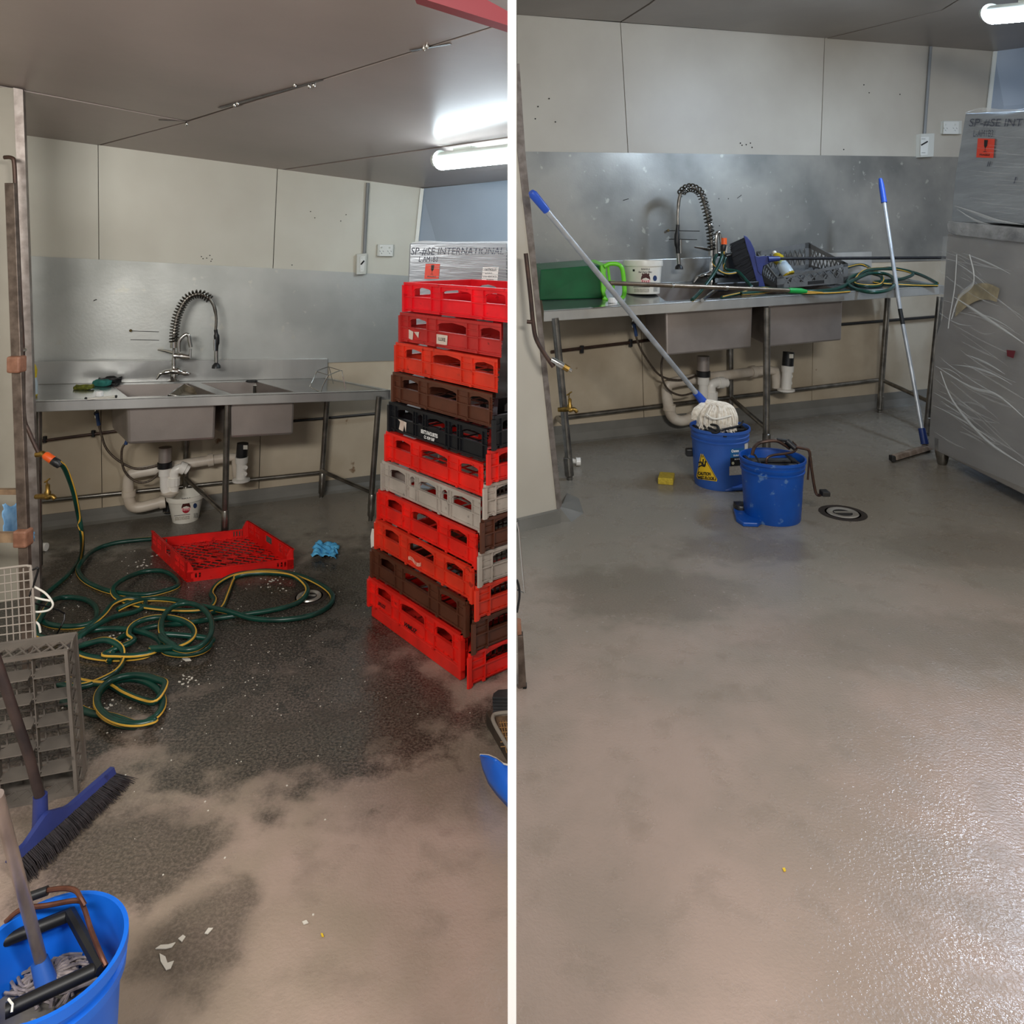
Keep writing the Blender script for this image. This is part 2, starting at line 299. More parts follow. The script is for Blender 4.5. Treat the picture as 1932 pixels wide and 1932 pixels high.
# ---------------------------------------------------------------- lamps on the ceilings
M_tube = mat('lit_diffuser', (255, 255, 255), None, rough=.4, emit=((226, 244, 255), 40))
M_tubeR = mat('lit_diffuser_right', (255, 255, 255), None, rough=.4, emit=((205, 228, 255), 110))
M_lamp = mat('lamp_housing', (206, 214, 206), None, rough=.35)
def batten(a, b, r, m, label, clips=()):
    t = thing('batten_light', label, 'light', tuple(a)); d = (b-a).normalized(); s = d.cross(Zv).normalized(); L = (b-a).length
    def shell(a0, a1, rr, p0, p1):
        q = [(math.cos(x), math.sin(x)) for x in [a0+(a1-a0)*i/10 for i in range(11)]]
        return MB().prism([p0+s*rr*c*1.25+Zv*rr*z for c, z in q], p1-p0)
    shell(math.pi, 2*math.pi, r, a+d*r*.6, b).build('diffuser', m, t, smooth=True, clips=clips)
    shell(0, math.pi, r*.8, a+d*r*.8, b).build('housing', M_lamp, t, smooth=True, clips=clips)
    e = MB(); q = [(math.cos(x)*1.25, math.sin(x)) for x in [math.pi*2*i/20 for i in range(20)]]
    v = [a+d*r*.6+s*r*c+Zv*r*z for c, z in q]+[a+s*r*c*.75+Zv*r*z*.75 for c, z in q]
    e.add(v, [tuple(range(20)), tuple(range(39, 19, -1))]+[(i, i+20, (i+1) % 20+20, (i+1) % 20) for i in range(20)]).build('end_cap', M_lamp, t, smooth=True, clips=clips)
    MB().cbox(a+d*(L*.35)+Zv*r*.8, d*.12, s*.05, Zv*.02).build('bracket', M_lamp, t, clips=clips)
    return t
batten(P(824, 303, 4.0), P(985, 285, 3.66), .054, M_tube, 'glowing batten light under the ceiling above the crate stacks', [(V((-.008, 0, 0)), X)])
batten(P(1862, 27, 5.35), P(2120, 2, 4.4), .075, M_tubeR, 'bright batten light at the top right corner above the wrapped cabinet')
# ---------------------------------------------------------------- sink benches
def bench(cfg, label):
    FL, FR, BL, BR = cfg['FL'], cfg['FR'], cfg['BL'], cfg['BR']; W = cfg['W']
    B = lambda u, v, z=0: (FL*(1-u)+FR*u)*(1-v)+(BL*(1-u)+BR*u)*v+Zv*z
    t = thing('sink_bench', label, 'sink bench', (B(.5, .5).x, B(.5, .5).y, 0))
    def u_at(px, v):
        lo, hi = -.3, 1.3
        for _ in range(40):
            m = (lo+hi)/2
            if proj(B(m, v))[0] < px: lo = m
            else: hi = m
        return (lo+hi)/2
    v0, v1 = .10, cfg.get('v1', .86); th = .004; holes = []
    for p0, p1, pb in cfg['bowls']: holes.append((u_at(p0, v0), u_at(p1, v0), pb))
    us = [0]+[x for h in holes for x in h[:2]]+[1]; top = MB()
    def quad(u0, u1, va, vb): top.prism([B(u0, va), B(u1, va), B(u1, vb), B(u0, vb)], -Zv*th)
    quad(0, 1, 0, v0); quad(0, 1, v1, 1)
    for i in range(0, len(us), 2): quad(us[i], us[i+1], v0, v1)
    top.build('worktop', M_top, t)
    h = cfg['apron']
    MB().prism([B(0, 0, .003), B(1, 0, .003), B(1, 0, -h), B(0, 0, -h)], (B(0, .035)-B(0, 0))).build('front_edge', M_steel, t, bevel=.003)
    MB().prism([B(1, 0, .004), B(1, 1, .004), B(1, 1, -h), B(1, 0, -h)], (B(.985, 0)-B(1, 0))).build('side_edge', M_steel, t)
    MB().prism([B(0, 1), B(cfg['uu'], 1), B(cfg['uu'], 1, cfg['up']), B(0, 1, cfg['up'])], (B(0, 1.04)-B(0, 1))*1.0).build('upstand', M_steel, t, bevel=.002)
    for n, (ua, ub, pb) in enumerate(holes):
        f = B(ua, v0); dz = (pb-proj(f)[1])*f.y/F; k = MB(); i_ = .006/cfg['len']
        c = [B(ua, v0), B(ub, v0), B(ub, v1), B(ua, v1)]; cc = sum(c, V((0, 0, 0)))/4; lo_ = [p+(cc-p)*.03-Zv*dz for p in c]
        k.add([p-Zv*.001 for p in c]+lo_, [(0, 1, 5, 4), (1, 2, 6, 5), (2, 3, 7, 6), (3, 0, 4, 7), (4, 5, 6, 7)])
        o = k.build('bowl', M_bowl, t, solid=.006, bevel=.012)
        q = sum(lo_, V((0, 0, 0)))/4
        MB().lathe([(.045, -.02), (.05, .004), (.035, .008), (.03, -.02)], q, n=20).build('waste_outlet', M_chrome, o, smooth=True)
    for (pt, pf) in cfg['legs']:
        a, b = pf, pt
        l = MB(); l.tube([a+Zv*.07, b], cfg['lr'], 14).build('leg', M_dchrome, t, smooth=True)
        MB().lathe([(cfg['lr']*.8, 0), (cfg['lr']*.8, .02), (cfg['lr']*1.2, .03), (cfg['lr']*1.2, .15), (cfg['lr'], .155)], a, (b-a), 14).build('adjustable_foot', M_dchrome, t, smooth=True)
    for a, b in cfg['rails']: MB().tube([a, b], cfg['lr']*.72, 10).build('rail', M_dchrome, t, smooth=True)
    return t, B
Lg = dict(FL=UP(63, 1084, 757.6), FR=UP(737, 973, 737), BL=UP(62, 1003, 724), BR=UP(617, 928, 712), W=WL, apron=.052, up=.125, uu=1.0, len=1.9, lr=.0165,
    bowls=[(240, 408, 838), (436, 556, 826)])
for k_ in ('BL', 'BR'): Lg[k_] = Lg[k_]+WL.n*.03
Lg['legs'] = [(P(429, 760, G(425, 1016).y), G(424, 1016)), (P(715, 748, G(699, 982).y), G(699, 982)), (P(618, 745, G(606, 938).y), G(606, 938)), (P(352, 770, G(350, 966).y), G(350, 966)), (P(72, 772, G(72, 1078).y), G(72, 1078))]
def on(Z, *pts): return [P(x, y, Z) for x, y in pts]
Lg['rails'] = [(WL(64, 947, .035), WL(610, 891, .035)), (P(606, 888, 4.66), P(698, 928, 4.3)), (P(351, 903, 4.41), P(424, 970, 4.03))]
t, BLf = bench(Lg, 'long stainless steel double sink bench, cleared worktop, above the green hose')
Rg = dict(FL=UP(1026, 908, 587.5), FR=UP(1781, 815, 539.5), BL=UP(1016, 842, 545), BR=UP(1640, 774, 514), W=WR, apron=.07, up=.20, uu=1.0, len=3.4, lr=.026,
    bowls=[(1256, 1420, 671), (1450, 1590, 655)])
for k_ in ('BL', 'BR'): Rg[k_] = Rg[k_]+WR.n*.03
Rg['legs'] = [(P(1047, 600, G(1075, 905).y), G(1075, 905)), (P(1447, 580, G(1446, 856).y), G(1446, 856)), (P(1774, 560, G(1749, 822).y), G(1749, 822)), (P(1675, 562, G(1660, 778).y), G(1660, 778)), (P(1378, 580, G(1378, 803.5).y), G(1378, 803.5))]
Rg['rails'] = [(WR(1050, 789, .05), WR(1663, 716, .05)), (P(1662, 716, 7.1), P(1752, 757, 6.3)), (P(1380, 752, 6.3), P(1446, 808, 5.7)), (WR(1052, 789, .05), P(1068, 803, 5.06))]
t, BRf = bench(Rg, 'long stainless steel double sink bench loaded with washing-up gear')
BPL = Pl(Lg['FL'], Lg['FR'], Lg['BL']); BPR = Pl(Rg['FL'], Rg['FR'], Rg['BL'])
# ---------------------------------------------------------------- pre-rinse taps
def helix(path, r, turns, n=12):
    pts = spline(path, 24); L = [0]
    for i in range(1, len(pts)): L.append(L[-1]+(pts[i]-pts[i-1]).length)
    out = []; tot = L[-1]; N_ = None; m = turns*n; j = 0
    for k in range(m+1):
        s = tot*k/m
        while j < len(L)-2 and L[j+1] < s: j += 1
        f = (s-L[j])/max(1e-9, L[j+1]-L[j]); p = pts[j].lerp(pts[j+1], f); tg = (pts[j+1]-pts[j]).normalized()
        if N_ is None: N_ = tg.cross(Y).normalized()
        N_ = (N_-tg*N_.dot(tg)).normalized(); B = tg.cross(N_); a = 2*math.pi*k/n
        out.append(p+(N_*math.cos(a)+B*math.sin(a))*r)
    return out
def tap(Wp, off, base, body, spring, gun, swan, s, label, handles, offg=None):
    Q = lambda x, y, o=0: Wp(x, y, off+o)
    t = thing('pre_rinse_tap', label, 'tap', tuple(Q(*base)))
    b = MB(); p = [Q(*base), Q(*body[0]), Q(*body[1])]
    b.lathe([(s*2.2, 0), (s*2.2, s*.5), (s*1.4, s*.9), (s*1.2, s*3.0)], p[0], Zv, 20)
    b.tube(spline([p[0], p[0]+Zv*s*3, p[1], p[2]], 6), [s*1.5]*6+[s*1.4]*6+[s*.9]*3+[s*.6]*3+[s*1.3], 16)
    b.build('tap_body', M_chrome, t, smooth=True)
    a_, c_, lv = handles[0]
    MB().tube(spline([Q(*a_), Q((a_[0]+c_[0])/2, (a_[1]+c_[1])/2-5), Q(*c_)], 8), [s*.7]*3+[s*1.1]*4+[s*1.8]*4+[s*1.1]*4+[s*.7]*2, 12).build('mixer_arm', M_chrome, t, smooth=True)
    for a, c in lv: MB().tube([Q(*a), Q(*c)], [s*.8, s*.35], 8).build('lever_handle', M_chrome, t, smooth=True)
    x, y = handles[1]; MB().tube([Q(x-12, y-1), Q(x+2, y), Q(x+18, y+2)], [s*1.2, s*1.5, s*.9], 12).tube([Q(x+18, y+3), Q(x+20, y-14)], [s*.8, s*.4], 8).build('side_valve', M_chrome, t, smooth=True)
    MB().tube([Q(x-4, y-4, -.02), Q(x-28, y-10, -.06), Q(x-42, y-12, -.08)], [s*.9, s*.6, s*.35], 8).build('wall_bracket', M_chrome, t, smooth=True)
    sp = [Q(*q) for q in spring]
    MB().tube(spline(sp, 8), s*.75, 10).build('riser_hose', M_dchrome, t, smooth=True)
    MB().tube(helix(sp, s*1.75, 24), s*.34, 5, caps=True).build('coil_spring', mat('spring_steel', (110, 106, 100), None, rough=.25, metal=1), t, smooth=True)
    MB().tube([sp[0]-Zv*s*2.5, sp[0]+Zv*s*.5], s*1.5, 14).build('collar', M_chrome, t, smooth=True)
    g = [Q(*q, 0) for q in gun[:6]]
    MB().tube(spline([sp[-1]]+g[:3], 6), [s*.75]*10+[s*.6]*9, 10).build('flexible_hose', M_dchrome, t, smooth=True)
    MB().tube(spline(g[2:5], 6), [s*.8]*4+[s*1.15]*5+[s*.8]*4, 10).build('grip', M_black, t, smooth=True)
    o = MB().tube([g[4], g[5]], s*.9, 10).build('spray_gun', M_chrome, t, smooth=True)
    MB().lathe([(s*.6, 0), (s*1.7, -s*1.2), (s*1.9, -s*2.4), (s*.5, -s*2.4)], g[5], Zv, 16).build('spray_rose', M_black, o, smooth=True)
    dx = gun[6]; MB().tube([Q(gun[3][0]+dx, gun[3][1], .02), Q(gun[4][0]+dx*.8, gun[4][1], .02)], s*.5, 8).build('trigger_lever', M_chrome, t, smooth=True)
    MB().tube(spline([Q(*q, .02) for q in swan], 8), s*.85, 12).build('swan_spout', M_chrome, t, smooth=True)
    return t
tap(WL, .16, (328, 719), ((328, 694), (328, 650)), [(328, 645), (330, 618), (336, 592), (350, 566), (366, 556), (382, 556), (397, 565)],
    [(404, 578), (408, 600), (407, 622), (409, 640), (408, 662), (408, 684), -4], [(338, 664), (338, 645), (344, 636), (351, 631), (356, 634), (358, 645), (360, 655)], .0135,
    'chrome pre-rinse tap with sprung hose curving to the right', [((302, 705), (357, 706), [((302, 705), (295, 716)), ((346, 706), (360, 704))]), (340, 672)])
tap(WR, .24, (1343, 541), ((1343, 510), (1344, 476)), [(1343, 472), (1341, 445), (1337, 420), (1332, 396), (1322, 366), (1308, 355), (1294, 356), (1284, 366)],
    [(1281, 378), (1279, 400), (1279, 424), (1277, 452), (1279, 478), (1281, 498), 7], [(1352, 482), (1351, 452), (1353, 440), (1358, 440), (1361, 460), (1362, 480)], .0185,
    'chrome pre-rinse tap with sprung hose curving to the left', [((1316, 523), (1366, 524), [((1316, 523), (1309, 533)), ((1360, 524), (1374, 520))]), (1352, 478)])
# ---------------------------------------------------------------- pipework under each bench
def pipe(pts, r, name, m, label, cat, n=12, parent=None, sm=8, **k):
    o = MB().tube(spline(pts, sm) if sm else pts, r, n).build(name, m, parent, smooth=True, **k)
    if label: tag(o, label, cat)
    return o
def drainage(W, pts, r, lab1, lab2, o2=.18):
    od = r*2.6+.035
    Q = lambda x, y, o=o2: W(x, y, o)
    t = thing('waste_pipe', lab1, 'pipe', (Q(*pts['trap'][0]).x, Q(*pts['trap'][0]).y, 0))
    MB().tube([Q(*p) for p in pts['tail']], [r*1.35, r*1.3], 16).build('tailpiece', M_bowl, t, smooth=True)
    c = Q(*pts['tail'][1]); MB().lathe([(r*1.5, -r*1.2), (r*1.5, 0), (r*1.3, r*.1)], c, Zv, 18).build('rubber_ring', M_black, t, smooth=True)
    MB().tube(spline([Q(*p) for p in pts['trap']], 10), r, 16).build('trap_bend', M_pvcw, t, smooth=True)
    c = Q(*pts['trap'][0]); MB().lathe([(r*1.25, -r*2.2), (r*1.25, 0), (r, 0)], c, Zv, 18).build('collar', M_pvcw, t, smooth=True)
    c = Q(*pts['nut']); MB().lathe([(r*1.35, -r*.9), (r*1.4, r*.8), (r, r*.8)], c, Zv, 12).build('coupling_nut', M_pvcw, t)
    e = MB().tube(spline([Q(*p) for p in pts['elbow']], 8), r, 16); e.build('elbow', M_pvcw, t, smooth=True)
    c = Q(*pts['elbow'][-2]); d = (Q(*pts['elbow'][-1])-c).normalized(); MB().lathe([(r*1.25, -r*.8), (r*1.3, r*.5), (r, r*.6)], c, d, 14).build('coupling_nut', M_pvcw, t, smooth=True)
    c = Q(*pts['sump']); MB().lathe([(r*.4, -r*.9), (r*1.5, -r*.6), (r*1.9, 0), (r*.9, .01)], c, Zv, 18).build('trap_cap', M_pvc, t, smooth=True)
    t = thing('drain_pipe', lab2, 'pipe', (Q(*pts['down'][-1]).x, Q(*pts['down'][-1]).y, 0))
    MB().tube(spline([Q(*p, od) for p in pts['down']], 8), r*1.15, 16).build('pipe_run', M_pvc, t, smooth=True)
    MB().tube([Q(*p, od) for p in pts['across']], r*1.1, 16).build('pipe_run', M_pvc, t, smooth=True)
    for p, dd in pts['rings']:
        c = Q(*p, od); c2 = Q(*dd, od); MB().tube([c, c+(c2-c).normalized()*r*1.2], r*1.4, 16).build('pipe_socket', M_pvc, t, smooth=True)
    s = pts['stand']; MB().tube([Q(*s[0]), Q(*s[1])], r*1.1, 16).build('standpipe', M_pvcw, t, smooth=True)
    MB().lathe([(r*1.3, -r*1.4), (r*1.4, 0), (r, 0)], Q(*s[0]), Zv, 16).build('pipe_socket', M_pvcw, t, smooth=True)
    MB().lathe([(r*.6, -r*.8), (r*1.9, -r*.3), (r*1.9, .004), (r, .01)], Q(*s[1]), Zv, 16).build('trap_cap', M_pvcw, t, smooth=True)
    for p in s[3]: MB().tube([Q(p[0]-8, p[1]+3), Q(p[0], p[1], o2+.03)], r*.42, 10).build('spigot', M_pvcw, t, smooth=True); MB().lathe([(r*.25, 0), (r*.45, .001), (r*.5, r*.1), (r*.25, r*.1)], Q(p[0], p[1], o2+.032), W.n, 12).build('spigot', M_pvcw, t, smooth=True)
    MB().tube([Q(s[0][0]+2, s[2]), Q(*s[0])], r*1.25, 14).build('black_coupler', M_black, t, smooth=True)
    MB().patch(lambda x, y: Q(s[0][0]+2+x, s[2]+y, o2+r*1.35), 1, 9, 4, 12, 2, 2).build('white_tag', M_whitepl, t)
drainage(WL, dict(tail=[(312, 844), (311, 872)], trap=[(311, 878), (311, 905), (312, 922), (319, 932), (327, 928), (328, 912)], nut=(327, 908), elbow=[(328, 905), (328, 893), (334, 886), (345, 883), (355, 887)], sump=(321, 929),
    down=[(306, 884), (255, 893), (243, 902), (242, 930), (246, 950), (256, 957), (275, 955), (312, 945)], across=[(320, 880), (345, 876), (424, 864), (444, 862), (447, 885), (449, 900)],
    rings=[((392, 869), (420, 864)), ((243, 936), (243, 930)), ((301, 948), (312, 946))], stand=[(456, 862), (455, 905), 836, [(463, 882), (462, 894)]]), .0265,
    'white plastic sink trap above the small pail', 'cream drain pipe running along the wall below the dirty sinks')
drainage(WR, dict(tail=[(1327, 672), (1327, 700)], trap=[(1327, 706), (1327, 745), (1328, 765), (1335, 775), (1342, 768), (1342, 752)], nut=(1342, 746), elbow=[(1342, 742), (1342, 728), (1350, 722), (1360, 722), (1371, 722)], sump=(1335, 770),
    down=[(1320, 714), (1270, 722), (1258, 733), (1262, 770), (1270, 788), (1285, 794), (1302, 790), (1312, 785)], across=[(1335, 712), (1370, 708), (1446, 698), (1462, 700), (1466, 720), (1466, 732)],
    rings=[((1416, 702), (1440, 698)), ((1263, 774), (1263, 768)), ((1302, 790), (1312, 786))], stand=[(1486, 690), (1483, 735), 664, [(1492, 710), (1491, 723)]]), .0385,
    'white plastic sink trap behind the mop bucket', 'cream drain pipe running along the wall below the clean sinks', .26)
for W, pts, lab, o_, r in ((WL, [(183, 790), (190, 815), (200, 845), (222, 868), (255, 884), (290, 880), (306, 872)], 'braided water hose looping lower left of the dirty sink bowl', .14, .0062),
        (WL, [(243, 832), (231, 845), (230, 872), (240, 896), (262, 910), (285, 906), (303, 888)], 'braided water hose hanging from the blue fitting, dirty room', .16, .0062),
        (WR, [(1196, 618), (1205, 650), (1222, 680), (1245, 708), (1275, 717), (1300, 714), (1318, 706)], 'braided water hose drooping from the valve, cleaned room', .2, .0085),
        (WR, [(1256, 662), (1248, 685), (1250, 715), (1262, 736), (1285, 746), (1308, 741)], 'short braided hose looping behind the mop handle', .22, .0085)):
    t = thing('water_hose', lab, 'hose', tuple(W(*pts[0], o_)))
    pipe([W(x, y, o_) for x, y in pts], r, 'hose', mat('braided_hose', (112, 98, 84), (70, 62, 56), 120, .4, .5), None, None, parent=t)
    q = [W(*pts[0], o_), W(*pts[1], o_)]; MB().tube([q[0]+Zv*.03, q[0].lerp(q[1], .5)], r*1.6, 10).build('ferrule', mat('blue_ferrule', (40, 70, 120), None), t, smooth=True)
for W, x, y, dx, lab in ((WL, 182, 782, 8, 'small stop valve on the wall under the dirty bench'), (WR, 1194, 612, 8, 'small stop valve on the wall under the loaded bench')):
    t = thing('stop_valve', lab, 'valve', tuple(W(x, y, .06)))
    MB().tube([W(x, y-12, .1), W(x, y+6, .1)], .012, 10).build('valve_body', M_chrome, t, smooth=True); MB().tube([W(x, y-2, .02), W(x, y-2, .13)], .014, 10).build('valve_knob', M_black, t, smooth=True)
t = thing('copper_pipe_run', 'dark pipe clipped to the wall under the dirty bench', 'pipe', tuple(WL(66, 833)))
MB().tube([WL(64, 834, .03), WL(222, 813, .03)], .0085, 8).build('pipe', M_copper, t, smooth=True); MB().tube([WL(548, 795, .03), WL(712, 780, .03), WL(716, 750, .03)], .0085, 8).build('pipe', M_black, t, smooth=True)
for x, y in ((85, 830), (176, 819)): MB().tube([WL(x, y-7, .03), WL(x, y+5, .03)], .011, 8).build('pipe_clip', M_black, t, smooth=True)
t = thing('copper_pipe_run', 'dark pipe clipped to the wall under the loaded bench', 'pipe', tuple(WR(1058, 668)))
MB().tube([WR(1040, 664, .03), WR(1240, 640, .03)], .013, 8).build('pipe', M_copper, t, smooth=True); MB().tube([WR(1575, 613, .03), WR(1770, 597, .03)], .014, 8).build('pipe', M_black, t, smooth=True)
for x, y in ((1098, 660), (1190, 648)): MB().tube([WR(x, y-8, .03), WR(x, y+6, .03)], .016, 8).build('pipe_clip', M_black, t, smooth=True)
for f, lab in ((lambda x, y, o=0: P(x, y, 3.30+o), 'brass garden tap low beside the steel post, dirty room'), (lambda x, y, o=0: P(x+985, y-164, 4.95+o), 'brass garden tap in front of the left bench leg')):
    k = 1 if 'dirty' in lab else 1.35; t = thing('brass_tap', lab, 'tap', tuple(f(90, 938)))
    MB().tube([f(68, 937, .02), f(90, 936)], [.011*k, .013*k], 10).tube(spline([f(88, 938), f(98, 936), (f(104, 942))], 5), [.013*k]*4+[.010*k]*6+[.008*k], 10).lathe([(.013*k, 0), (.013*k, .02*k), (.009*k, .025*k), (.009*k, .05*k), (.004*k, .055*k)], f(90, 936), Zv, 12).build('tap_body', M_brass, t, smooth=True)
    MB().tube([f(84, 910), f(94, 903)], .0035*k, 8).tube([f(89, 907), f(88, 915)], .003*k, 8).build('tee_handle', M_brass, t, smooth=True)
# brown supply pipe down the wall end, left room, with hose connector
t = thing('supply_pipe', 'brown copper pipe down the wall end feeding the green hose', 'pipe', tuple(P(30, 500, 3.1)))
f = lambda x, y: P(x, y, 3.24)
MB().tube(spline([f(8, 297), f(22, 298), (f(27, 312)), f(31, 400), f(38, 560), f(43, 660), f(45, 780), f(55, 815), f(74, 857)], 6), .0088, 10).build('pipe', M_copper, t, smooth=True)
MB().tube([f(36, 655), f(47, 662)], .012, 10).build('pipe_clip', M_chrome, t, smooth=True)
MB().tube([f(68, 858), f(80, 856), f(90, 863)], [.012, .014, .013], 12).build('brass_fitting', M_brass, t, smooth=True)
t = thing('supply_pipe', 'dark brown pipe down the wall end with a bare threaded nozzle', 'pipe', tuple(P(1000, 500, 4.0)))
f = lambda x, y: P(x, y, 4.02)
MB().tube(spline([f(992, 478), f(1001, 560), f(1006, 610), f(1014, 645), f(1044, 692)], 6), .0125, 10).build('pipe', M_copper, t, smooth=True)
MB().tube([f(994, 607), f(1006, 608)], .011, 8).build('pipe_clip', M_copper, t, smooth=True)
MB().tube([f(1040, 678), f(1058, 688), f(1078, 700)], [.015, .018, .010], 12).build('nozzle', M_chrome, t, smooth=True); MB().tube([f(1063, 691), f(1073, 697)], .018, 8).build('brass_ring', M_brass, t)
# ---------------------------------------------------------------- electrics on the walls
M_sock = mat('socket_plastic', (205, 206, 198), None, rough=.4); M_cond = mat('grey_conduit', (128, 130, 130), None, rough=.5)
def quadslab(W, pts, th, off=0): return MB().prism([W(x, y, off) for x, y in pts], W.n*th)
for W, c1_, c2_, bx, so, k, which in ((WL, (694, 345), (687, 480), (671, 690, 479, 518), (711, 741, 461, 484), 1, 'dirty'), (WR, (1756, 88), (1744, 255), (1728, 1753, 254, 298), (1775, 1808, 229, 254), 1.4, 'cleaned')):
    tag(MB().tube([W(*c1_, .02), W(*c2_, .02)], .011*k, 10).build('electrical_conduit', M_cond, smooth=True), f'grey conduit from the ceiling to the switch box, {which} room', 'conduit')
    t = thing('isolator_switch', f'grey switch box at the foot of the conduit, {which} room', 'switch', tuple(W(bx[0], bx[3])))
    quadslab(W, ((bx[0], bx[2]), (bx[1], bx[2]-1), (bx[1]-2, bx[3]-1), (bx[0]-1, bx[3])), .045*k).build('box', M_sock, t, bevel=.004)
    quadslab(W, ((bx[0]+9, bx[2]+5), (bx[1]-1, bx[2]+4), (bx[1]-4, bx[3]-6), (bx[0]+8, bx[3]-5)), .006, .045*k).build('face_plate', mat('switch_plate', (225, 226, 220), None), t)
    MB().tube([W(bx[0]+10, bx[2]+20, .05*k), W(bx[1]-3, bx[2]+13, .062*k)], .005*k, 8).build('lever', M_black, t, smooth=True)
    ln = MB(); [ln.tube([W(bx[0]+11, y_, .052*k), W(bx[1]-7, y_, .052*k)], .0015*k, 4) for y_ in (bx[2]+8, bx[3]-10)]; ln.build('marking', M_cond, t)
    t = thing('double_socket', f'white double power socket high on the back wall, {which} room', 'socket', tuple(W(so[0], so[3])))
    quadslab(W, ((so[0], so[2]), (so[1], so[2]), (so[1]-1, so[3]), (so[0]-1, so[3]-1)), .03*k).build('back_box', M_sock, t, bevel=.003)
    quadslab(W, ((so[0]+5, so[2]+1), (so[1], so[2]+1), (so[1]-1, so[3]-1), (so[0]+4, so[3]-1)), .006*k, .03*k).build('face_plate', MATS['switch_plate'], t)
    w_ = so[1]-so[0]
    for i in (0, 1):
        x_ = so[0]+9+i*(w_-15); MB().ball(W(x_, so[2]+6, .038*k), .006*k, 5).build('rocker_switch', M_sock, t, smooth=True)
        s_ = MB(); [s_.tube([W(x_+dx-1, so[2]+13+dy, .037*k), W(x_+dx+1, so[2]+15+dy, .037*k)], .0016*k, 4) for dx, dy in ((-3, -1), (3, -1), (0, 3))]; s_.build('socket_slots', M_cond, t)
mk = MB()
for W, x, y in [(WL, x, y) for x, y in ((380, 484), (383, 488), (390, 487), (396, 482), (400, 489), (398, 493), (178, 566), (181, 565), (586, 399), (594, 411), (653, 405), (643, 417), (551, 500))]+[(WR, x, y) for x, y in ((1397, 270), (1400, 274), (1408, 273), (1416, 270), (1419, 278), (1036, 186), (1015, 201), (1010, 224), (1048, 230), (1630, 160), (1640, 175), (1698, 178), (1592, 282), (1356, 375), (1374, 375), (1357, 426))]:
    mk.ball(W(x, y, .004), .0035 if W is WL else .006, 4)
mk.build('screw_holes', M_dark, wl, kind='stuff')
mk = MB()
for W, a, b in ((WL, (176, 568), (183, 565)), (WL, (245, 624), (262, 625)), (WL, (262, 625), (300, 626)), (WL, (246, 641), (300, 642)), (WR, (1391, 374), (1399, 368)), (WR, (1176, 378), (1186, 375)), (WR, (1258, 435), (1320, 436)), (WR, (1262, 451), (1315, 452))): mk.tube([W(*a, .007), W(*b, .007)], .0018 if W is WL else .003, 5)
mk.build('scratch_marks', M_dark, wr, kind='stuff')
# anchor stubs left on the splashbacks
for W, x, y, r, lab in ((WL, 247, 623, .008, 'rusty screw stub on the steel splashback, dirty room'), (WR, 1258, 435, .012, 'rusty screw stub on the steel splashback left of the tap, cleaned room')):
    tag(MB().lathe([(r*.4, 0), (r*.4, .02), (r, .02), (r, .026), (.001, .028)], W(x, y, .004), W.n, 10).build('screw_stub', mat('rust', (96, 80, 44), None, rough=.8), smooth=True), lab, 'screw')
# ---------------------------------------------------------------- wrapped cabinets
M_wrap = mat('film_wrapped_metal', (160, 166, 172), (140, 146, 152), 1.5, .3, .35, bump=.12, bs=7, stretch=(1.2, 1.2, 9))
M_film = mat('stretch_film', (225, 232, 236), None, rough=.18, alpha=.16, bump=.5, bs=6, stretch=(1.5, 1.5, 5))
M_fold = mat('film_fold', (235, 240, 242), None, rough=.2, alpha=.45)
M_red = mat('fragile_label', (238, 74, 50), None, rough=.5); M_ink = mat('marker_ink', (76, 82, 98), None, rough=.6); M_blk = mat('print_black', (20, 20, 20), None, rough=.6)
def glass_sign(fn, t):      # fn(x 0..1, y 0..1)
    MB().patch(fn, 0, 1, 0, 1, 1, 1).build('fragile_sticker', M_red, t, solid=.001)
    g = lambda x, y: fn(x, y)+WOFF; b = MB()
    b.add([g(*p) for p in ((.40, .93), (.62, .93), (.60, .62), (.53, .52), (.47, .52), (.42, .62))], [(0, 1, 2, 3, 4, 5)])
    b.add([g(*p) for p in ((.485, .52), (.515, .52), (.51, .34), (.49, .34))], [(0, 1, 2, 3)]); b.add([g(*p) for p in ((.40, .33), (.60, .33), (.58, .30), (.42, .30))], [(0, 1, 2, 3)])
    b.text('FRAGILE', g, .2, .8, .10, .2); b.build('sticker_print', M_blk, t)
# left room: back top of the cabinet above the crates
Zc = 3.62; t = thing('wrapped_cabinet', 'film-wrapped grey cabinet behind the crate stacks with handwriting', 'cabinet', (P(775, 600, Zc).x, Zc, 0))
MB().prism([P(773, 459, Zc), P(957, 457, Zc), P(957, 900, Zc), P(752, 900, Zc)], Y*.5).build('body', M_wrap, t, clips=[(V((-.008, 0, 0)), X)], bevel=.006)
MB().prism([P(782, 456, Zc-.01), P(800, 454, Zc-.01), P(840, 456, Zc-.01), P(957, 455, Zc-.01), P(957, 460, Zc-.01), P(773, 460, Zc-.01)], Y*.3).build('film_top', M_fold, t, clips=[(V((-.008, 0, 0)), X)])
for k in range(16):
    y0 = 466+k*5.2; x0 = 800+random.random()*60
    MB().tube(spline([P(x0, y0-2, Zc-.004), P((x0+957)/2, y0+random.uniform(0, 4), Zc-.006), P(957, y0+4+random.uniform(0, 7), Zc-.004)], 5), .0018, 4).build('film_crease', M_fold, t, kind='stuff')
fnL = lambda x, y: P(x, y, Zc-.0035)
fnB = lambda a, b, c, d: (lambda x, y: P(a+(b-a)*x+(1-y)*-2.5, d+(c-d)*y, Zc-.0045))
